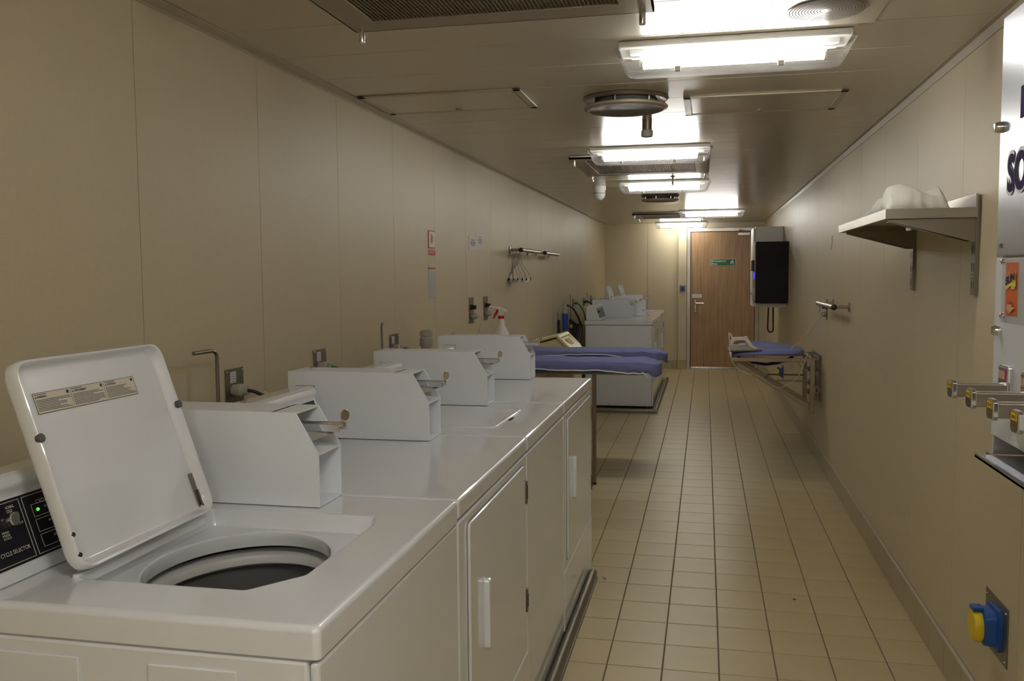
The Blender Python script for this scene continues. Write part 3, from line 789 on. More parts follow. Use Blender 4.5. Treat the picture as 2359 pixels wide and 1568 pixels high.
t = thing('smoke_detector', 'small brown cylindrical detector hanging beyond the round diffuser', 'detector', (-.275, 4.33, ZC))
obj('stem', B().lathe((-.275, 4.33, 0), [(.023, ZC), (.023, ZC-.055)], 20), STEELD, t)
obj('sensor_head', B().lathe((-.275, 4.33, 0), [(.027, ZC-.055), (.028, ZC-.058), (.028, ZC-.083), (.025, ZC-.086)], 20), GREYPL, t)
t = thing('camera_dome', 'white domed ceiling sensor left of the third light', 'sensor', (-.87, 7.5, ZC))
obj('base', B().lathe((-.87, 7.5, 0), [(.055, ZC), (.055, ZC-.03), (.045, ZC-.05)], 24), PLW, t)
obj('dome', B().lathe((-.87, 7.5, 0), [(.05, ZC-.05), (.05, ZC-.075), (.038, ZC-.10), (.02, ZC-.115), (.004, ZC-.118)], 24), PLW, t, label='ribbed white dome')
obj('vent_slots', B().lathe((-.87, 7.5, 0), [(.0505, ZC-.058), (.0505, ZC-.062)], 24, cap0=False, cap1=False), DARKGAP, t)
t = thing('sprinkler', 'small sprinkler head with star deflector before the third light', 'sprinkler', (-.245, 6.9, ZC))
obj('body', B().lathe((-.245, 6.9, 0), [(.02, ZC), (.02, ZC-.006), (.008, ZC-.008), (.008, ZC-.04), (.005, ZC-.075)], 12), DARKM, t)
sb = B()
for k in range(6):
    a = PI*k/3; c, s_ = math.cos(a), math.sin(a)
    sb.add([(-.245+c*.028-s_*.005, 6.9+s_*.028+c*.005, ZC-.055), (-.245+c*.028+s_*.005, 6.9+s_*.028-c*.005, ZC-.055), (-.245+s_*.008, 6.9-c*.008, ZC-.052), (-.245-s_*.008, 6.9+c*.008, ZC-.052)], [(0, 1, 2, 3)])
obj('deflector', sb, DARKM, t)

# ================================================================== LEFT WALL
WX = XL+.006
def plate(px0, py0, px1, py1, x=WX):
    a, b_ = at(px0, py0, x=x), at(px1, py1, x=x); return a.y, b_.y, max(a.z, b_.z), min(a.z, b_.z)
# extinguisher sign
ya, yb, z1, z0 = 4.615, 4.735, 1.644, 1.547
t = thing('extinguisher_sign', 'white sign with red border and red extinguisher pictogram on left wall', 'sign', (WX, 4.675, 1.59))
obj('sign_plate', B().box(WX, WX+.003, ya, yb, z0, z1), RED, t)
obj('sign_face', B().box(WX+.003, WX+.0036, ya+.006, yb-.006, z0+.006, z1-.006), mat('luminous_cream', (.72, .74, .6), rough=.5), t)
yc = ya+.05; ex = B()
ex.prism([(yc-.012, z0+.028), (yc+.012, z0+.028), (yc+.012, z0+.066), (yc+.004, z0+.072), (yc-.004, z0+.072), (yc-.012, z0+.066)], 'x', WX+.0036, WX+.0042)
obj('extinguisher_symbol', ex, RED, t)
obj('hose_symbol', B().tube([(WX+.004, yc, z0+.073), (WX+.004, yc-.018, z0+.082)], .0012, 5).tube([(WX+.004, yc+.004, z0+.074), (WX+.004, yc+.022, z0+.06), (WX+.004, yc+.026, z0+.04)], .001, 5), INK, t)
t = thing('red_notice', 'small red notice strip directly below the extinguisher sign', 'sign', (WX, 4.675, 1.525))
obj('notice_plate', B().box(WX, WX+.002, 4.62, 4.735, 1.511, 1.537), RED, t)
obj('lettering', B().box(WX+.002, WX+.0025, 4.645, 4.72, 1.528, 1.531).box(WX+.002, WX+.0025, 4.645, 4.71, 1.52, 1.523).box(WX+.002, WX+.0025, 4.626, 4.636, 1.516, 1.533), PAPERC, t)
t = thing('inspection_card', 'long white inspection card in a clear sleeve on the left wall', 'notice', (WX, 4.68, 1.37))
obj('card', B().box(WX, WX+.002, 4.612, 4.735, 1.281, 1.435), PAPER, t)
obj('header', B().box(WX, WX+.002, 4.612, 4.735, 1.444, 1.466), PAPERC, t)
obj('red_band', B().box(WX, WX+.003, 4.612, 4.735, 1.435, 1.444), RED, t)
ln = B()
for k in range(7): ln.box(WX+.002, WX+.0024, 4.62, 4.728, 1.295+k*.018, 1.2957+k*.018)
for k in range(4): ln.box(WX+.002, WX+.0024, 4.64+k*.025, 4.6408+k*.025, 1.285, 1.42)
obj('printed_lines', ln, mat('grey_ink', (.4, .4, .5), rough=.6), t)
obj('clear_sleeve', B().box(WX+.003, WX+.0038, 4.608, 4.74, 1.277, 1.432), ACRYL, t)
for nm, (p0, p1, q0, q1), lb in (('n1', (5.455, 5.655, 1.560, 1.648), 'lower left of two pale notices with blue writing near the hangers'),
                                 ('n2', (5.651, 5.833, 1.562, 1.668), 'upper right of two pale notices with blue writing near the hangers')):
    t = thing('wall_notice', lb, 'notice', (WX, (p0+p1)/2, q0), 'pale notices on the left wall')
    obj('notice_plate', B().box(WX, WX+.002, p0+.002, p1-.002, q0, q1), PAPERC, t)
    ln = B(); h = q1-q0
    for k, (f_, a, b_) in enumerate(((.70, .3, .7), (.55, .2, .85), (.45, .2, .8), (.32, .25, .75))):
        if nm == 'n2': f_ += .12
        ln.box(WX+.002, WX+.0025, p0+(p1-p0)*a, p0+(p1-p0)*b_, q0+h*f_, q0+h*f_+.006)
    obj('blue_lettering', ln, mat('blue_ink', (.16, .2, .36), rough=.6), t)

def gland_plate(ya, yb, z0, z1, label, cable, cy=None, cz=None, tagp=True):
    t = thing('socket_plate', label, 'outlet', (WX, (ya+yb)/2, z0), 'stainless cable outlet plates behind the near machines')
    obj('back_plate', B().box(WX, WX+.003, ya, yb, z0, z1), STEELD, t, bevel=.0008, seg=1)
    for yy in (ya+.009, yb-.009):
        for zz in (z0+.009, z1-.009): obj('screw', B().lathe((WX+.003, yy, zz), [(.0045, 0), (.0045, .0015), (.002, .003)], 10, 'x'), CHROME, t)
    yc = ya+(yb-ya)*.42; zc = z0+(z1-z0)*.50
    obj('cable_gland', B().lathe((WX+.003, yc, zc), [(.018, 0), (.018, .012), (.021, .014), (.021, .03), (.016, .034), (.014, .05)], 16, 'x'), GREYPL, t)
    obj('label', B().box(WX+.003, WX+.0036, ya+.03, ya+.064, z1-.045, z1-.01), PAPER, t)
    ln = B()
    for k in range(4): ln.box(WX+.0036, WX+.004, ya+.034, ya+.06, z1-.018-k*.008, z1-.015-k*.008)
    obj('label_print', ln, mat('faint_ink', (.35, .35, .36)), t)
    pts = spline([(WX+.05, yc, zc), (WX+.08, yc+.01, zc-.008), (WX+.12, yc+.04, zc-.05), (WX+.135, yc+.05, zc-.15), (WX+.12, yc+.05, .75)], 6)
    obj('cable', B().tube(pts, .0055, 8), cable, t)
    if tagp:
        obj('cable_tag', B().obox((WX+.125, yc+.02, zc-.02), Vector((.7, .35, -.55)).normalized(), Vector((-.35, .9, 0)).normalized(), Vector((.6, .2, .75)).normalized(), .03, .008, .001), PAPERC, t)
    return t
gland_plate(2.500, 2.612, .975, 1.112, 'large stainless outlet plate right of the bent pipe behind the nearest washer', BLACK)
gland_plate(3.142, 3.258, .985, 1.119, 'stainless outlet plate with a green cable behind the second coin box', GREENC)
gland_plate(3.982, 4.11, .985, 1.122, 'stainless outlet plate with black cable beside the grey vent pipe', BLACK)

def switch_plate(ya, yb, z0, z1, x, sgn, label, cord=None):
    t = thing('switch_plate', label, 'switch', (x, (ya+yb)/2, z0))
    obj('back_plate', B().box(x, x+sgn*.004, ya, yb, z0, z1), STEELD, t, bevel=.001)
    h = z1-z0; yc = (ya+yb)/2
    for zz in (z0+.01, z1-.01):
        obj('screw', B().lathe((x+sgn*.004, yc, zz), [(.004, 0), (.003, sgn*.002)], 8, 'x'), CHROME, t)
    obj('rotary_switch', B().box(x+sgn*.004, x+sgn*.008, yc-.03, yc+.03, z0+h*.52, z0+h*.76).box(x+sgn*.008, x+sgn*.035, yc-.01, yc+.012, z0+h*.54, z0+h*.7), BLACK, t, bevel=.002)
    obj('red_label', B().box(x+sgn*.004, x+sgn*.0048, yc-.035, yc+.035, z0+h*.38, z0+h*.5), mat('faded_red', (.35, .12, .08), rough=.5), t)
    obj('cable_gland', B().lathe((x, yc, z0+h*.27), [(.016, sgn*.004), (.019, sgn*.012), (.019, sgn*.024), (.013, sgn*.04)], 14, 'x'), GREYPL, t)
    if cord:
        obj('cord', B().tube(spline(cord, 6), .0035, 7), mat('cream_cord', (.55, .5, .36), rough=.5), t)
    return t
switch_plate(5.438, 5.553, 1.095, 1.259, WX, 1, 'left steel switch plate with black rotary switch beneath the pale notices',
             [(WX+.04, 5.495, 1.139), (WX+.07, 5.50, 1.125), (WX+.06, 5.47, 1.06), (WX+.05, 5.43, .95)])
switch_plate(5.82, 5.937, 1.098, 1.256, WX, 1, 'right steel switch plate with black rotary switch beside the spray bottle',
             [(WX+.04, 5.88, 1.14), (WX+.07, 5.9, 1.13), (WX+.12, 5.93, 1.10), (WX+.12, 5.93, .95)])

def bent_pipe(px, py, x, drop, along, label, r=.0075, z0=None):
    p = at(px, py, x=x); z0 = 0 if z0 is None else z0
    h = .035
    if along == 'y': tip = [(p.x, p.y-drop, p.z), (p.x, p.y-.03, p.z), (p.x, p.y-.01, p.z-.004)]
    else: tip = [(p.x+drop, p.y-.05, p.z-.006), (p.x+.012, p.y-.01, p.z-.001), (p.x+.003, p.y-.003, p.z-.002)]
    b = B().tube([*tip, (p.x, p.y, p.z-.016), (p.x, p.y, p.z-.05), (p.x, p.y, z0)], r, 10)
    return tag(obj('vent_pipe', b, STEELD, loc=(p.x, p.y, z0)), label, 'pipe', 'bent steel pipes behind the machines')
bent_pipe(499, 806, XL+.08, .12, 'y', 'thick bent steel pipe on the left wall behind the nearest washer', .0056)
bent_pipe(879, 744, XL+.08, .02, 'x', 'thin bent steel pipe beside the third outlet plate', .0045)
p = at(1314, 678, x=XL+.08); bent_pipe(1314, 678, XL+.08, .10, 'y', 'thin hooked pipe above the blue pipe in the corner recess', .004)
bent_pipe(1353, 675, XL+.08, .12, 'y', 'farthest thin hooked pipe behind the far washer', .004)
t = thing('drain_vent', 'fat grey plastic pipe with stepped cap behind the last dryer', 'pipe', (-1.345, 4.20, 0))
obj('pipe', B().lathe((-1.345, 4.2, 0), [(.022, 0), (.022, .99)], 24), GREYPL, t)
obj('collar', B().lathe((-1.345, 4.2, 0), [(.027, .99), (.031, .994), (.031, 1.030), (.025, 1.034), (.025, 1.048)], 24), GREYPL, t)
obj('cap', B().lathe((-1.345, 4.2, 0), [(.028, 1.048), (.033, 1.055), (.033, 1.092), (.029, 1.096), (.029, 1.102), (.032, 1.106), (.031, 1.126), (.02, 1.132)], 24), GREYPL, t)

# spray bottle on the last coin box? it stands on the console of the last dryer
t = thing('spray_bottle', 'white spray bottle with red trigger behind the last coin box', 'bottle', (-1.17, 4.72+.5, .80))
bx, by = -1.18, 5.14
t.location = (bx, by, .80)
obj('bottle', B().lathe((bx, by, 0), [(.05, .80), (.055, .81), (.055, .98), (.05, 1.04), (.035, 1.075), (.022, 1.10), (.018, 1.135), (.015, 1.15)], 24), mat('translucent_white', (.72, .70, .66), rough=.35), t)
obj('collar', B().lathe((bx, by, 0), [(.018, 1.142), (.018, 1.158)], 20), RED, t, label='red screw collar')
obj('spray_head', B().prism([(bx-.012, 1.158), (bx+.012, 1.158), (bx+.013, 1.178), (bx+.035, 1.185), (bx+.02, 1.20), (bx-.015, 1.212), (bx-.05, 1.214), (bx-.052, 1.207), (bx-.015, 1.196), (bx-.012, 1.18)], 'y', by-.012, by+.012), PLW, t, bevel=.003)
obj('nozzle', B().tube([(bx-.048, by, 1.211), (bx-.072, by, 1.213)], .006, 10), PLW, t)
obj('trigger', B().prism([(bx-.022, 1.205), (bx-.010, 1.205), (bx-.022, 1.175), (bx-.044, 1.143), (bx-.052, 1.143), (bx-.040, 1.17)], 'y', by-.007, by+.007), RED, t, bevel=.002)
t2 = thing('shelf_stand', 'low steel ledge on the left wall under the spray bottle', 'ledge', (-1.3, 5.14, .78))
obj('ledge', B().box(WX, -1.10, 4.95, 5.40, .785, .80), STEELD, t2, bevel=.002)
obj('bracket', B().prism([(WX, .785), (-1.2, .785), (WX, .65)], 'y', 5.1, 5.11), STEELD, t2)

# hanger racks on the left wall
def rack(y0, y1, z, x_out, label, sgn=1, wx=WX, grp='clothes rails with black end caps'):
    t = thing('clothes_rail', label, 'rail', (wx, y0, z), grp)
    for yy in (y0, y1-.05):
        obj('wall_flange', B().lathe((wx, yy, z), [(.028, 0), (.028, sgn*.006), (.014, sgn*.01)], 18, 'x'), STEEL, t)
        obj('arm', B().tube([(wx, yy, z), (x_out, yy, z)], .009, 10), STEEL, t)
    obj('rail', B().tube([(x_out, y0-.02, z), (x_out, y1, z)], .016, 18), STEEL, t)
    obj('end_cap', B().lathe((x_out, y0-.02, z), [(.011, -.012), (.0175, -.008), (.0175, .002)], 18, 'y'), BLACK, t, label='black rubber end cap')
    obj('hook', B().tube([(x_out, y1-.1, z-.015), (x_out, y1-.1, z-.05), (x_out+sgn*.01, y1-.1, z-.055)], .004, 8), STEEL, t)
    return t
rack(6.66, 7.40, 1.588, -1.365, 'left clothes rail with wire hangers on its first arm')
rack(7.75, 8.45, 1.590, -1.375, 'empty clothes rail right of the hangers on left wall')
random.seed(11)
HG = 'wire clip hangers on the rail'
hw_m = []
wire = STEELD
def hanger_make(seed):
    random.seed(seed)
    t = thing('coat_hanger', 'chrome wire clip hanger with white lower bar hanging on the left rail', 'hanger', (0, 0, 0), HG)
    L = .10; b = B(); b.smooth = True
    b.tube([(0, .012, 0), (0, .02, .012), (0, .008, .022), (0, -.004, .018), (0, -.002, -.02)], .0019, 6)
    for q in (-1, 1):
        b.tube(spline([(0, q*.010, -.02), (0, q*.012, -.075), (0, q*.035, -.115), (0, q*.070, -.155), (0, q*L*.95, -.19), (0, q*L, -.212)], 4), .0018, 6)
    b.tube([(0, -.011, -.02), (0, .011, -.02)], .0019, 6)
    obj('wire_frame', b, wire, t)
    obj('clip_bar', B().prism([(-L, -.212), (-L*.8, -.206), (L*.8, -.206), (L, -.212), (L*.75, -.236), (-L*.75, -.236)], 'x', -.005, .005), PLW, t, bevel=.002)
    for s in (-1, 1):
        obj('clip', B().box(-.0045, .0045, s*L-.004, s*L+.004, -.222, -.204), BLACK, t, bevel=.002)
    return t
def copy_tree(o, parent=None):
    c = o.copy(); COL.objects.link(c); c.parent = parent
    for ch in list(o.children): copy_tree(ch, c)
    return c
h0 = hanger_make(1)
for k in range(7):
    h = h0 if k == 0 else copy_tree(h0)
    h.location = (-1.445+k*.0115, 6.66, 1.580)
    h['label'] = 'chrome wire clip hanger on the left wall rail, '+['closest to the wall', 'second out from the wall', 'third out from the wall', 'middle one of the seven', 'third in from the tube end', 'second in from the tube end', 'farthest out from the wall'][k]
    h.rotation_euler = (0, (k-3)*.02, [.25, .5, -.2, .7, -.5, .9, -.8][k])

# corner recess: hatch, blue pipe, cables, hoses
yb0 = 8.9
t = thing('service_door', 'narrow dark framed service hatch in left wall beside the blue pipe', 'hatch', (WX, 8.8, 0))
a = at(1285, 800, x=WX); b_ = at(1293, 800, x=WX)
obj('hatch_leaf', B().box(WX+.002, WX+.01, a.y, a.y+.9, .13, 1.02), mat('hatch_beige', (.42, .36, .27), rough=.45), t, bevel=.002)
q = at(1287, 757, x=WX+.01); obj('hatch_latch', B().box(WX+.01, WX+.022, q.y-.03, q.y+.03, q.z-.09, q.z+.09), BLACK, t, bevel=.003)
t = thing('blue_pipe', 'upright blue water pipe with grey top fitting beside far washer', 'pipe', (-1.36, 8.9, 0))
pt = at(1302, 722, x=-1.36); bx, by = -1.36, pt.y
obj('pipe', B().tube([(bx, by, 0), (bx, by, pt.z-.02)], .026, 18), BLUE, t)
obj('pipe_sleeve', B().lathe((bx, by, pt.z), [(.027, -.14), (.032, -.03), (.032, 0)], 20), BLUE, t)
obj('valve_fitting', B().lathe((bx, by, pt.z), [(.026, 0), (.024, .05), (.030, .055), (.030, .085), (.014, .09), (.014, .115), (.006, .12), (.006, .14)], 18), mat('pale_grey_fitting', (.42, .40, .37), rough=.4), t, label='pale grey valve fitting')
obj('pipe_clip', B().lathe((bx, by, pt.z-.19), [(.028, 0), (.034, .004), (.034, .014), (.028, .018)], 18), STEEL, t)
def curve_px(px, xs, r, m_, name, label, cat, k=6):
    pts = [at(u, v, x=xx) for (u, v), xx in zip(px, xs)]
    return tag(obj(name, B().tube(spline(pts, k), r, 8), m_, loc=tuple(pts[0])), label, cat)
curve_px([(1308, 703), (1320, 710), (1331, 728), (1337, 745), (1340, 760)], [-1.33, -1.30, -1.28, -1.27, -1.27], .011, BLACK, 'water_hose', 'black hose arching from the blue pipe fitting', 'hose')
curve_px([(1322, 699), (1328, 697), (1338, 705), (1346, 722), (1349, 738)], [-1.42, -1.36, -1.32, -1.29, -1.27], .008, GREENC, 'earth_cable', 'green cable arching down behind the far washer', 'cable')
curve_px([(1345, 695), (1352, 694), (1362, 699), (1366, 706)], [-1.42, -1.38, -1.32, -1.29], .011, BLACK, 'power_cable', 'short black cable entering behind the far washer console', 'cable')
for (px0, py0, px1, py1, lb) in ((1318, 689, 1322, 705, 'small outlet plate with green cable in the far corner'), (1342, 686, 1347, 703, 'small outlet plate with black cable by the far washer'), (1359, 681, 1363, 697, 'farthest small outlet plate above the far coin boxes')):
    a, b_, z1, z0 = plate(px0, py0, px1, py1)
    t = thing('wall_outlet', lb, 'outlet', (WX, a, z0))
    obj('back_plate', B().box(WX, WX+.006, a, b_, z0, z1), STEELD, t)
    obj('cable_gland', B().lathe((WX+.006, (a+b_)/2, (z0+z1)/2), [(.02, 0), (.02, .04), (.012, .05)], 12, 'x'), GREYPL, t)
t = thing('hose_bundle', 'bundle of black hoses hanging behind the far washer', 'hose', (-1.31, 9.15, .1))
random.seed(5)
for k in range(6):
    x_ = -1.36+k*.02; yk = 9.08+.02*random.random()*k
    obj('hose', B().tube(spline([(x_, yk+.05, .93-.02*k), (x_+.01, yk, .85), (x_-.01, yk-.03, .6), (x_+.02, yk+.03, .3), (x_, yk, .05)], 5), .017, 8), BLACK, t)
obj('valve', B().tube([(-1.42, 9.1, .87), (-1.34, 9.06, .87)], .014, 10).lathe((-1.34, 9.04, .87), [(.02, 0), (.02, .03)], 10, 'y'), STEEL, t)

# ================================================================== IRONING BOARDS (left)
def board_left(y0, y1, ztop, xtip, label, leg, seed, hem=.048):
    t = thing('ironing_board', label, 'ironing board', (XL, (y0+y1)/2, 0), 'blue covered wall ironing boards')
    yc, hw = (y0+y1)/2, (y1-y0)/2
    xs = [-1.38+(xtip+1.38)*k/60 for k in range(61)]
    N = 26; rg = []
    for i, x in enumerate(xs):
        u = (x-(xtip-.16))/.16
        w_ = hw*(1 if u <= 0 else math.sqrt(max(.02, 1-u**2.2)))
        w_ *= 1-.06*max(0, (x+1.0))
        dr_ = hem+.008*math.sin(x*7+seed)
        if u > -1.6: dr_ += .030*min(1, (u+1.6)/1.4)
        if u > .2: dr_ += .014*math.sin(u*9+seed)
        ring = []
        wr = .004 if u < -.5 else .009
        for k in range(N):
            a = k/(N-1)
            # section: from near bottom, up, across the top, down the far side
            if a < .2: yy, zz = -w_-.004*math.sin(a/.2*PI), -dr_*(1-a/.2)
            elif a < .8: s_ = (a-.2)/.6; yy, zz = -w_+2*w_*s_, .010*math.sin(s_*PI)**.4 if 0 < s_ < 1 else 0
            else: yy, zz = w_+.004*math.sin((a-.8)/.2*PI), -dr_*((a-.8)/.2)
            nz = noise.noise(Vector((x*9, yy*14+seed, zz*20+seed)))*wr + noise.noise(Vector((x*30, yy*30+seed, zz*40)))*wr*.5
            droop = -.028*max(0, u)**2 if u > 0 else 0
            ring.append((x, yc+yy+nz*(.8 if abs(yy) > w_*.9 else .2), ztop+zz-.012+nz+droop))
        rg.append(ring)
    b = B(); b.smooth = True; b.rings(rg, close=False, cap0=False, cap1=False)
    n = N; o_ = (len(rg)-1)*n
    b.f.append(tuple(o_+i for i in range(n)))
    c = obj('cover', b, PERI, t)
    pp = [Vector(r[0])+Vector((0, -.003, -.002)) for r in rg if r[0][0] < xtip-.10]
    e = pp[-1]; pp += [e+Vector((.012, .004, -.012)), e+Vector((.02, .01, -.03))]
    obj('piping', B().tube(pp, .0045, 7), PAPER, t, label='white piping along the hem')
    ub = B().prism([(-1.38, yc-hw+.006), (xtip-.11, yc-hw*.86+.006), (xtip-.06, yc-hw*.55), (xtip-.06, yc+hw*.55), (xtip-.11, yc+hw*.86-.006), (-1.38, yc+hw-.006)], 'z', ztop-.084, ztop-.040)
    obj('underlay', ub, BBLUE, t, bevel=.006, label='bright blue lower cloth')
    obj('board_frame', B().box(-1.40, xtip-.12, yc-.09, yc-.06, ztop-.104, ztop-.084).box(-1.40, xtip-.12, yc+.06, yc+.09, ztop-.104, ztop-.084), STEELD, t)
    obj('wall_bracket', B().box(WX, WX+.012, yc-.14, yc+.14, ztop-.40, ztop-.06).box(WX+.01, -1.37, yc-.1, yc+.1, ztop-.13, ztop-.10), STEELD, t, bevel=.003)
    obj('brace', B().bar((-.98, yc-.07, ztop-.10), (-1.44, yc-.07, ztop-.38), .025, .03), STEELD, t)
    if leg:
        lx = -.715
        obj('leg', B().box(lx-.011, lx+.014, yc-.10, yc-.07, .012, ztop-.10), mat('bronze_leg', (.26, .19, .12), rough=.4, metal=.7), t, bevel=.003)
        obj('leg_foot', B().box(lx-.012, lx+.015, yc-.102, yc-.068, 0, .013), BLACK, t)
board_left(5.75, 6.12, .842, -.275, 'near blue ironing board with a steel leg behind the last dryer', True, 1.3)
board_left(6.52, 6.90, .842, -.270, 'rear blue ironing board, just behind the near one', False, 4.1, .026)

# cream laundry bin behind the boards
t = thing('laundry_bin', 'cream plastic laundry bin with sloping handled lid behind the ironing boards', 'bin', (-1.15, 7.3, 0))
Yb = 7.05
P_ = lambda u, v, y_=Yb: at(u, v, y=y_)
a, b_, c_ = P_(1212, 790), P_(1283, 774), P_(1312, 803)
xr = c_.x+.02
bb = B().prism([(WX+.03, .03), (xr, .03), (xr+.02, c_.z-.02), (b_.x+.005, b_.z-.015), (WX+.02, a.z-.04)], 'y', Yb+.02, Yb+.5)
obj('bin_body', bb, CREAM, t, bevel=.015, seg=3)
d1 = (c_-b_).normalized(); n1 = Vector((-d1.z, 0, d1.x)); Lh = (c_-b_).length+.02
rim = B()
for (s0, s1, y_a, y_b) in ((0, Lh, Yb-.01, Yb+.02), (0, Lh, Yb+.49, Yb+.52), (0, .03, Yb, Yb+.5), (Lh-.03, Lh, Yb, Yb+.5)):
    vs = [b_*1+d1*s+n1*h+Vector((0, y_-Yb, 0)) for h in (-.012, .012) for s, y_ in ((s0, y_a), (s1, y_a), (s1, y_b), (s0, y_b))]
    rim.add(vs, [(3, 2, 1, 0), (4, 5, 6, 7), (0, 1, 5, 4), (1, 2, 6, 5), (2, 3, 7, 6), (3, 0, 4, 7)])
obj('lid_rim', rim, CREAM, t, bevel=.006, seg=3)
hb = b_+d1*Lh*.55+n1*.004+Vector((0, .26, 0))
obj('handle_hole', B().obox(hb, d1, (0, 1, 0), n1, .035, .09, .004), mat('bin_shade', (.38, .32, .12), rough=.6), t, bevel=.003)
obj('top_flap', B().prism([(a.x, a.z-.012), (b_.x, b_.z-.008), (b_.x, b_.z+.006), (a.x, a.z+.004)], 'y', Yb-.01, Yb+.52), CREAM, t, bevel=.006, seg=3)
for xx in (WX+.1, xr-.05):
    for yy in (Yb+.08, Yb+.44): obj('castor', B().lathe((xx, yy-.012, .022), [(.018, 0), (.022, .003), (.022, .021), (.018, .024)], 14, 'y'), RUBBER, t)

# ================================================================== RIGHT WALL
WR = XR-.006
# shelf
t = thing('wall_shelf', 'stainless steel wall shelf on two slotted uprights holding a towel', 'shelf', (WR, 3.5, 1.33))
zt, xf_ = 1.597, .554; ya, yb = 3.008, 4.022
obj('shelf_tray', B().box(xf_+.003, WR-.012, ya+.003, yb-.003, zt-.004, zt-.0002).box(xf_, xf_+.003, ya+.003, yb-.003, zt-.03, zt).box(xf_, WR-.012, ya, ya+.003, zt-.03, zt).box(xf_, WR-.012, yb-.003, yb, zt-.03, zt).box(xf_+.003, xf_+.014, ya+.003, yb-.003, zt-.03, zt-.027), STEEL, t)
obj('upstand', B().box(WR-.018, WR-.012, ya, yb, zt, zt+.042), STEEL, t)
for y_ in (3.045, 3.90):
    u = obj('upright', B().box(WR-.012, WR, y_-.022, y_+.022, 1.325, zt+.04 if y_ < 3.5 else zt-.004), STEELD, t, bevel=.001)
    sl = B()
    for k in range(4):
        for s in (-.011, .011): sl.box(WR-.0126, WR-.012, y_+s-.0015, y_+s+.0015, 1.345+k*.055, 1.37+k*.055)
    obj('slots', sl, BLACK, u)
    for zz in (1.385, 1.397): obj('screw', B().lathe((WR-.012, y_, zz), [(.004, 0), (.003, -.003)], 8, 'x'), CHROME, u)
    obj('bracket', B().prism([(xf_+.012, zt-.031), (WR-.012, zt-.031), (WR-.012, zt-.105), (WR-.03, zt-.105), (xf_+.012, zt-.038)], 'y', y_-.018, y_-.014)
        .prism([(WR-.03, zt-.105), (xf_+.012, zt-.040), (xf_+.012, zt-.037), (WR-.03, zt-.102)], 'y', y_-.018, y_+.012), STEELD, t)
# towel
tb = B(); nx, ny = 26, 40; random.seed(4)
rg = []
for j in range(ny+1):
    v = j/ny; y_ = 3.10+v*.56
    row = []
    for i in range(nx+1):
        u = i/nx; x_ = .575+u*.19
        ks = [(0, 0), (.05, .055), (.17, .082), (.30, .050), (.42, .058), (.54, .074), (.64, .060), (.70, .022), (.82, .032), (.93, .026), (1, 0)]
        vv = min(1, max(0, v+.05*math.sin(u*4)*math.sin(PI*v)))
        for (a_, ha), (b2, hb_) in zip(ks, ks[1:]):
            if a_ <= vv <= b2: h = ha+(hb_-ha)*(vv-a_)/(b2-a_)
        env = min(1, u/.12, (1-u)/.10)
        h = h*max(0, env)**.6*(.72+.35*abs(math.sin(u*3.6+v*5)))
        crease = .010*abs(noise.noise(Vector((u*5+v*3, v*7-u*4, 2))))*(1 if 0 < env else 0)
        row.append((x_+.008*noise.noise(Vector((u*4, v*5, 9))), y_+.010*noise.noise(Vector((u*5, v*4, 1))), zt+.0015+max(0, h-crease*min(1, h*30))))
    rg.append(row)
tb.smooth = True; tb.rings(rg, close=False, cap0=False, cap1=False)
o = tag(obj('towel', tb, TOWEL, loc=(.67, 3.4, zt)), 'crumpled white towel lying on the steel wall shelf', 'towel')
md = o.modifiers.new('solid', 'SOLIDIFY'); md.thickness = .004; md.offset = 1

rack(5.54, 6.27, 1.195, .742, 'clothes rail on the right wall above the folding ironing board', -1, WR)
tt = switch_plate(6.49, 6.56, 1.07, 1.215, WR, -1, 'narrow steel switch plate behind the right wall rail')
t = thing('peeled_strip', 'small white peeling strip on the right wall left of the shelf', 'sticker', tuple(at(1917, 560, x=WR)))
a = at(1918, 543, x=WR); b_ = at(1914, 574, x=WR)
obj('strip', B().prism([(a.y, a.z), (a.y-.01, a.z), (b_.y-.03, b_.z), (b_.y+.04, b_.z), (b_.y+.0, b_.z+.006)], 'x', WR-.004, WR), PAPER, t)

# right ironing board on a folding frame
Yn, Yf = 6.60, 7.08
t = thing('folding_ironing_board', 'wall folding steel ironing board with blue pad holding an iron', 'ironing board', (WR, 6.85, .4))
fb = mat('board_frame_steel', (.33, .27, .20), rough=.38, metal=.85)
obj('wall_plate', B().box(WR-.008, WR, 6.74, 7.28, .46, .80), STEELD, t, bevel=.001)
for zz in (.775, .66, .56, .485):
    obj('hinge_block', B().box(WR-.055, WR-.008, 6.80, 6.88, zz-.018, zz+.018), STEELD, t, bevel=.002)
    obj('hinge_block', B().box(WR-.055, WR-.008, 7.12, 7.20, zz-.018, zz+.018), STEELD, t, bevel=.002)
obj('hinge_rod', B().tube([(WR-.035, 6.84, .46), (WR-.035, 6.84, .80)], .006, 8), CHROME, t)
for y_ in (Yn, Yf):
    obj('post', B().box(.735, .765, y_-.015, y_+.015, .395, .792), fb, t, bevel=.002)
    obj('top_tube', B().box(.185, .765, y_-.014, y_+.014, .765, .792), fb, t, bevel=.002)
    obj('strut', B().bar((.75, y_+.032 if y_ < 6.8 else y_-.032, .43), (.235, y_+.032 if y_ < 6.8 else y_-.032, .745), .03, .03), fb, t, bevel=.002)
    obj('link_rod', B().tube([(.47, y_+.045 if y_ < 6.8 else y_-.045, .625), (.74, y_+.045 if y_ < 6.8 else y_-.045, .625)], .006, 8), fb, t)
obj('cross_tube', B().box(.185, .21, Yn, Yf, .765, .79).box(.735, .765, Yn, Yf, .765, .79), fb, t, bevel=.002)
obj('cross_tube', B().box(.74, .76, Yn, Yf, .42, .44), fb, t)
obj('strut_pivot', B().tube([(.46, Yn-.02, .605), (.46, Yf+.02, .605)], .008, 8), fb, t)
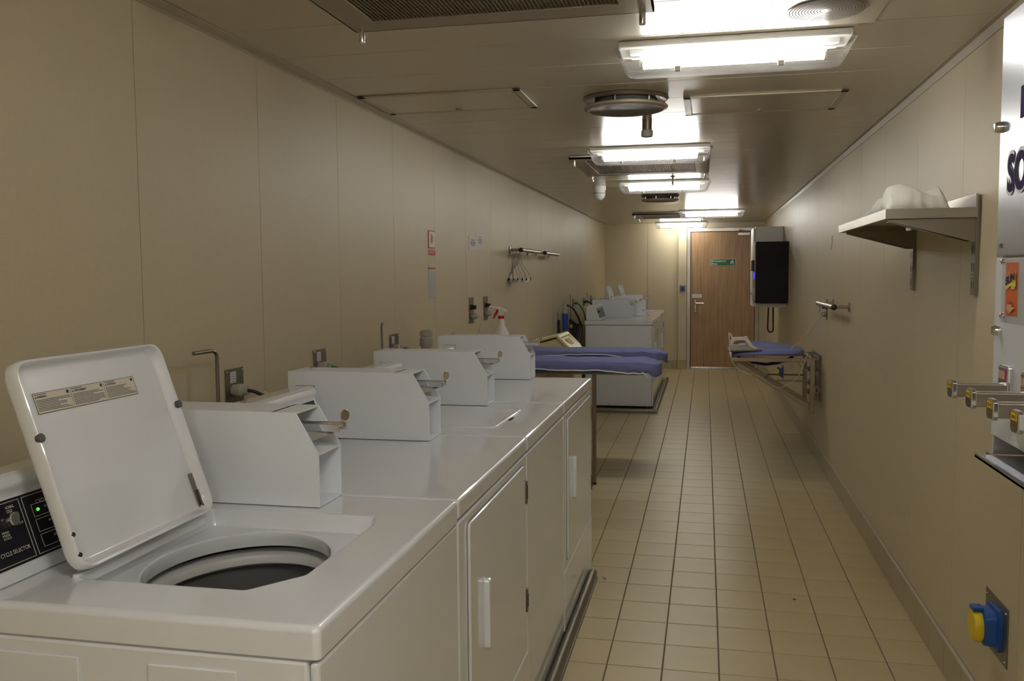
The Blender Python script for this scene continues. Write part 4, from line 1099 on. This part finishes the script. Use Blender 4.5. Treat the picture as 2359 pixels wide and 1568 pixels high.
pts = rpoly([(.19, Yn+.03), (.68, Yn+.02), (.72, Yn+.25), (.70, Yf+.05), (.60, 7.45), (.47, 7.72), (.33, 7.72), (.22, 7.3)], .12, 6)
c = Vector((.45, 7.1))
def scl(k): return [(c.x+(p[0]-c.x)*k, c.y+(p[1]-c.y)*k) for p in pts]
b = B(); b.smooth = True
b.rings([[(x, y, z_+.02*((x-.19)/.5)) for x, y in scl(k)] for k, z_ in ((.9, .792), (1.0, .796), (1.01, .806), (.985, .818), (.93, .823))])
obj('pad', b, PERI, t, label='blue padded cover')
lb = B(); lb.smooth = True; rg = []
for i in range(17):
    a = PI*i/16; x_ = .235+.40*(i/16)
    rg.append([(x_, 6.72+(k/8-.5)*.22, .79-.062*math.sin(a)*(1-.25*abs(k/8-.5))+.004*noise.noise(Vector((x_*30, k, 0)))) for k in range(9)])
lb.rings(rg, close=False, cap0=False, cap1=False)
obj('hanging_cover', lb, PERI, t)
# iron
zi = .829
t = thing('clothes_iron', 'white steam iron with a cream cord resting on the folding board', 'iron', (.29, 6.70, zi))
def sole(xh, xt, hw):
    return [(xh, 6.69-hw*.9), (xh+.03, 6.69-hw), (xh+.09, 6.69-hw), (xh+.16, 6.69-hw*.7), (xt-.02, 6.69-hw*.2), (xt, 6.69), (xt-.02, 6.69+hw*.2), (xh+.16, 6.69+hw*.7), (xh+.09, 6.69+hw), (xh+.03, 6.69+hw), (xh, 6.69+hw*.9)]
obj('soleplate', B().prism(sole(.168, .412, .056), 'z', zi, zi+.010), mat('iron_sole', (.10, .10, .13), rough=.25, metal=.6), t, bevel=.002)
hs = B(); rgs = []
for k_, zz, xs_, xe in ((.95, zi+.010, .168, .404), (1.0, zi+.018, .166, .405), (.85, zi+.034, .172, .37), (.55, zi+.05, .18, .335)):
    rgs.append([(xs_+(p[0]-.168)*(xe-xs_)/.244, 6.69+(p[1]-6.69)*k_, zz) for p in sole(.168, .412, .056)])
hs.rings(rgs); hs.smooth = True
obj('body', hs, mat('smoky_tank', (.42, .40, .34), rough=.25), t, label='smoky grey water tank')
prof_o = [(.170, zi+.02), (.186, zi+.082), (.200, zi+.103), (.288, zi+.106), (.310, zi+.098), (.345, zi+.045), (.385, zi+.022)]
prof_i = [(.350, zi+.022), (.322, zi+.04), (.290, zi+.080), (.278, zi+.084), (.222, zi+.082), (.208, zi+.072), (.198, zi+.03)]
hb = B(); n = len(prof_o)
oo = prof_o; ii = prof_i[::-1]
for y_a, y_b in ((6.669, 6.711),):
    for k in range(n-1):
        a_, b2, c2, d2 = oo[k], oo[k+1], ii[k+1], ii[k]
        hb.add([(p[0], yy, p[1]) for yy in (y_a, y_b) for p in (a_, b2, c2, d2)], [(0, 1, 2, 3), (7, 6, 5, 4), (0, 4, 5, 1), (3, 2, 6, 7)] + ([(0, 3, 7, 4)] if k == 0 else []) + ([(1, 5, 6, 2)] if k == n-2 else []))
obj('handle', hb, IRONB, t)
obj('cord_guard', B().tube([(.200, 6.69, zi+.098), (.186, 6.69, zi+.122), (.172, 6.69, zi+.135)], .007, 8), IRONB, t)
obj('steam_button', B().box(.284, .306, 6.682, 6.698, zi+.104, zi+.111), PLW, t, bevel=.002)
obj('temperature_dial', B().lathe((.27, 6.69, zi+.05), [(.03, 0), (.03, .006)], 18), PLW, t)
cm = mat('cream_cord', (.55, .5, .36))
cp_ = [(.172, 6.69, zi+.135)]+[tuple(at(u, v, y=yy)) for u, v, yy in ((1681, 790, 6.62), (1682, 815, 6.56), (1690, 838, 6.55), (1712, 855, 6.55), (1745, 866, 6.55), (1770, 882, 6.55), (1790, 893, 6.55), (1812, 887, 6.55), (1838, 868, 6.55), (1849, 846, 6.55), (1856, 825, 6.55), (1861, 817, 6.56), (1856, 812, 6.62))]
obj('cord', B().tube(spline(cp_, 6), .0035, 7), cm, t)
cp2 = [tuple(at(u, v, y=yy)) for u, v, yy in ((1899, 724, 6.50), (1890, 731, 6.5), (1877, 746, 6.52), (1868, 762, 6.55), (1850, 776, 6.6), (1845, 788, 6.62), (1828, 796, 6.64), (1823, 808, 6.66), (1826, 818, 6.66), (1846, 845, 6.66), (1866, 860, 6.7), (1868, 900, 6.7), (1872, 930, 6.72))]
obj('cord', B().tube(spline(cp2, 6), .0035, 7), cm, t)
lp = at(1882, 899, y=6.7)
obj('cord', B().tube([(lp.x+.014*math.cos(a), lp.y, lp.z+.022*math.sin(a)) for a in [2*PI*k/20 for k in range(21)]], .003, 6), cm, t)

# payment machine, white cabinet, cable, low blue socket
t = thing('payment_machine', 'black sided wall payment machine with a blue light, left of which is the wooden door', 'machine', (WR, 9.8, 1.09))
obj('housing', B().box(.508, WR, 9.5, 10.05, 1.095, 1.72), mat('dark_sheet', (.014, .009, .013), rough=.6, spec=.2), t, bevel=.004)
obj('front_panel', B().box(.498, .508, 9.51, 10.04, 1.105, 1.70), GREYPL, t, bevel=.003)
obj('notice', B().box(.494, .498, 9.56, 9.95, 1.54, 1.69), PAPERC, t)
obj('display', B().box(.470, .498, 9.55, 9.70, 1.42, 1.53), BLACK, t, bevel=.004)
obj('blue_light', B().box(.492, .498, 9.54, 9.64, 1.345, 1.405), LEDB, t, label='glowing blue strip')
obj('card_slot', B().box(.494, .498, 9.55, 9.66, 1.25, 1.33), mat('brown_label', (.3, .15, .08)), t)
obj('coin_handle', B().box(.475, .498, 9.56, 9.60, 1.165, 1.195).bar((.478, 9.58, 1.18), (.445, 9.58, 1.20), .02, .012), STEELD, t)
obj('coin_tray', B().box(.480, .498, 9.55, 9.68, 1.115, 1.14), STEELD, t)
t = thing('white_cabinet', 'tall white wall cabinet behind the black payment machine', 'cabinet', (WR, 10.3, 1.02))
obj('cabinet_body', B().box(.535, WR-.002, 10.15, 10.7, 1.02, 1.905), PLW, t, bevel=.004)
obj('cabinet_door', B().box(.515, .531, 10.16, 10.69, 1.03, 1.895), PLW, t, bevel=.003)
obj('bottom_tray', B().prism([(.50, 1.085), (.53, 1.04), (WR-.002, 1.04), (WR-.002, 1.085)], 'y', 9.66, 10.14), PLW, t, bevel=.003)
obj('tray_knob', B().box(.52, .56, 9.63, 9.66, 1.05, 1.09), PAPERC, t, bevel=.004)
p0, p1, p2 = at(1770, 712, y=9.8), at(1774, 765, y=9.8), at(1781, 712, y=9.8)
tag(obj('cable_loop', B().tube(spline([(p0.x, 9.8, p0.z+.03), (p0.x, 9.8, p0.z), (p0.x-.004, 9.8, p1.z+.06), (p0.x+.002, 9.8, p1.z+.015), ((p0.x+p2.x)/2, 9.8, p1.z), (p2.x-.002, 9.8, p1.z+.015), (p2.x+.002, 9.8, p1.z+.06), (p2.x, 9.8, p0.z), (p2.x, 9.8, p0.z+.03)], 5), .008, 8), BLACK, loc=(p1.x, 9.8, p1.z)), 'black cable loop hanging below the white cabinet tray', 'cable')
def blue_socket(yc, zc, label, s=1.0):
    t = thing('power_socket', label, 'socket', (WR, yc, zc), 'blue industrial sockets with yellow lids')
    obj('back_plate', B().box(WR-.003, WR, yc-.10*s, yc+.10*s, zc-.085*s, zc+.085*s), STEELD, t, bevel=.001)
    for dy in (-.085, .085):
        for dz in (-.07, .07): obj('screw', B().lathe((WR-.003, yc+dy*s, zc+dz*s), [(.004, 0), (.003, -.003)], 8, 'x'), CHROME, t)
    b = B(); b.smooth = True
    rg = []
    for h, k in ((0, 1.1), (.010, 1.1), (.012, .9), (.04, .85), (.043, .78)):
        rg.append([(WR-.003-h*s, yc+y_*k*s, zc+z_*k*s) for y_, z_ in rrect(-.055, .055, -.055, .055, .02, 4)])
    b.rings(rg); obj('socket_body', b, BLUE, t)
    obj('spring_lid', B().lathe((WR-.003-.043*s, yc, zc), [(.046*s, 0), (.048*s, -.010*s), (.042*s, -.022*s), (.02*s, -.024*s)], 24, 'x'), YELL, t, label='yellow hinged lid')
    obj('lid_hinge', B().box(WR-.07*s, WR-.04*s, yc-.02*s, yc+.02*s, zc+.045*s, zc+.058*s), BLUE, t, bevel=.003)
blue_socket(2.745, .375, 'near blue industrial socket with yellow lid low on the right wall', 1.0)
blue_socket(10.0, .325, 'far blue socket low on the right wall beneath the payment machine', .9)

# ---- soap vending machine
VX, VY = .640, 2.195
t = thing('vending_machine', 'white wall mounted soap vending machine with four coin slides at right edge', 'vending machine', (WR, 1.7, .985))
obj('housing', B().box(VX+.012, WR, 1.15, VY, 1.03, 1.955).box(VX+.10, WR, 1.15, VY, .985, 1.03), VEND, t, bevel=.003)
ud = obj('upper_door', B().box(VX, VX+.0115, 1.15, VY, 1.432, 1.955), VEND, t, bevel=.0015, label='brushed upper door with large lettering')
ld = obj('lower_door', B().box(VX, VX+.0115, 1.15, VY, 1.03, 1.428), WHITE_S, t, bevel=.0015)
obj('recess_cheek', B().box(VX+.004, VX+.10, VY-.008, VY, .985, 1.03), WHITE_S, t)
obj('tray', B().box(VX-.035, VX+.10, 1.15, VY-.01, .978, .983).box(VX-.035, VX-.031, 1.15, VY-.01, .978, .988).box(VX-.012, VX-.009, 1.15, VY-.01, .983, .992), VEND, t)
def on_v(px, py, dx=0): return at(px, py, x=VX-dx)
p = on_v(2322, 440); q = on_v(2322, 360); e = on_v(2359, 400)
th_ = q.z-p.z
obj('lettering_outline', text_b('SO', (VX-.0008, p.y+.006, p.z-.004), (0, -1, 0), (0, 0, 1), th_*1.02+.008, .128, bold=.05), mat('grey_outline', (.5, .5, .53), rough=.4), ud)
obj('lettering', text_b('SO', (VX-.0016, p.y, p.z), (0, -1, 0), (0, 0, 1), th_, .116, bold=.03), PURPLE, ud)
p = on_v(2352, 272); q = on_v(2352, 200)
obj('emblem_bar', B().box(VX-.0015, VX, p.y-.05, p.y, p.z, q.z), PURPLE, ud)
p = on_v(2303, 572); obj('lettering', text_b('VR', (VX-.0008, p.y, p.z), (0, -1, 0), (0, 0, 1), .010, .022, bold=.03), PURPLE, ud)
def keylock(px, py, parent):
    p = on_v(px, py)
    obj('key_lock', B().lathe((VX, p.y, p.z), [(.0125, 0), (.013, -.004), (.010, -.014), (.009, -.0155), (.004, -.015)], 18, 'x'), CHROME, parent)
keylock(2308, 293, ud); keylock(2303, 761, ld)
# clear window with printed sachet picture
p = on_v(2313, 585); q = on_v(2310, 742)
ww = obj('window_sheet', B().box(VX-.003, VX-.001, 1.2, p.y, q.z, p.z), ACRYL, ld, bevel=.0008)
for px, py in ((2316, 602), (2313, 727)):
    s_ = on_v(px, py); obj('cap_screw', B().lathe((VX-.003, s_.y-.002, s_.z), [(.007, 0), (.007, -.004), (.004, -.006)], 14, 'x'), CHROME, ld)
a = on_v(2320, 605); b_ = on_v(2316, 725); c2 = on_v(2347, 604)
Y_a, Y_b, z1, z0 = a.y, c2.y, a.z, b_.z
H = z1-z0; W_ = Y_a-Y_b
st = obj('sachet_picture', B().box(VX-.0012, VX-.0002, Y_b, Y_a, z0, z1), ORANGE, ld, label='orange sachet picture with sunburst and arrow')
def sp(u, v, h=.0036): return (VX-h, Y_a-u*W_, z0+v*H)
ray = B(); cu, cv = .42, .66
for k in range(13):
    a = PI*(-.05+1.1*k/12); r = .42 if k % 2 else .3; da = .07
    ray.add([sp(cu+.12*math.cos(a-da*2), cv+.05*math.sin(a-da*2)), sp(cu+.12*math.cos(a+da*2), cv+.05*math.sin(a+da*2)), sp(cu+r*math.cos(a)*1.1, cv+r*.62*math.sin(a))], [(0, 1, 2)])
ray.add([sp(.05, .46), sp(.10, .70), sp(.90, .84), sp(.97, .56), sp(.80, .53), sp(.50, .56), sp(.25, .47)], [tuple(range(6))])
obj('sunburst', ray, mat('sun_yellow', (.9, .75, .08), rough=.4), ld)
obj('lettering', text_b('SUN', sp(.12, .575, .0040), Vector((0, -1, 0))+Vector((0, 0, .22)), (0, .0, 1), H*.14, W_*.78, bold=.05), PURPLE, ld)
obj('sachet_print', B().add([sp(.55, .50, .004), sp(.55, .54, .004), sp(.92, .55, .004), sp(.92, .51, .004)], [(0, 1, 2, 3)]), PAPERC, ld)
obj('arrow', B().add([sp(.28, .21, .0038), sp(.68, .21, .0038), sp(.68, .17, .0038), sp(.92, .16, .0038), sp(.5, .04, .0038), sp(.1, .16, .0038), sp(.28, .17, .0038)], [tuple(range(7))]), mat('peach', (.8, .42, .25)), ld)
obj('lettering', text_b('1.00', sp(.32, .225, .0038), (0, -1, 0), (0, 0, 1), H*.035, W_*.36, bold=.02), INK, ld)
# coin slides
tips = [(2183, 885), (2225, 906), (2273, 930), (2328, 958)]
xt = VX-.118
for k, (u, v) in enumerate(tips):
    p = at(u, v, x=xt); yc = p.y-.018; zc = p.z; g = .019
    s_ = obj('coin_slide', B().box(xt+.008, VX, yc-g, yc+g, zc-.004, zc+.0).box(xt+.008, VX, yc-g, yc-g+.006, zc-.022, zc+.006).box(xt+.008, VX, yc+g-.006, yc+g, zc-.022, zc+.006).box(xt+.008, VX, yc-g+.007, yc+g-.007, zc-.020, zc-.008), STEEL, t, bevel=.002, label='chrome coin slide')
    obj('slide_head', B().prism([(yc-g-.002, zc-.020), (yc-g+.006, zc-.027), (yc+g-.006, zc-.027), (yc+g+.002, zc-.020), (yc+g+.002, zc+.008), (yc+g-.006, zc+.013), (yc-g+.004, zc+.013), (yc-g-.002, zc+.008)], 'x', xt, xt+.010), CHROME, s_, bevel=.002)
    obj('token_sticker', B().box(xt-.0006, xt, yc-.012, yc+.018, zc-.006, zc+.010), mat('sticker_yellow', (.8, .85, .02), rough=.5), s_)
    rb = B().box(xt-.001, xt-.0003, yc-.012, yc+.018, zc+.0088, zc+.010).box(xt-.001, xt-.0003, yc-.012, yc+.018, zc-.006, zc-.0048).box(xt-.001, xt-.0003, yc-.012, yc-.0105, zc-.006, zc+.01).box(xt-.001, xt-.0003, yc+.0165, yc+.018, zc-.006, zc+.01)
    obj('sticker_border', rb, RED, s_)
    obj('lettering', text_b('TOKENS', (xt-.001, yc+.0155, zc-.001), (0, -1, 0), (0, 0, 1), .006, .025, bold=.02), INK, s_)
    mp_ = obj('slide_mount', B().box(VX-.014, VX, yc-.032, yc+.032, zc-.04, zc+.045), CHROME, t, bevel=.005, seg=3)
    obj('coin_label', B().box(VX-.0148, VX-.0138, yc-.022, yc+.024, zc+.014, zc+.036), RED, mp_)
    cl = B()
    for i in range(4): cl.box(VX-.0155, VX-.0148, yc-.016+i*.011, yc-.010+i*.011, zc+.016, zc+.034)
    obj('label_print', cl, PAPERC, mp_)

# ---- litter on the floor
t = thing('floor_scrap', 'tiny dark crumb on the floor beside the end of the near kerb', 'scrap', (-.44, 4.01, 0))
obj('crumb', B().sph((-.44, 4.01, .005), .006, 8).sph((-.45, 4.02, .004), .004, 6), GREYPL, t)
t = thing('blue_scrap', 'tiny blue scrap lying in the middle of the aisle floor', 'scrap', (.385, 3.9, 0))
obj('crumb', B().box(.380, .391, 3.896, 3.906, .0, .003), BLUE, t)
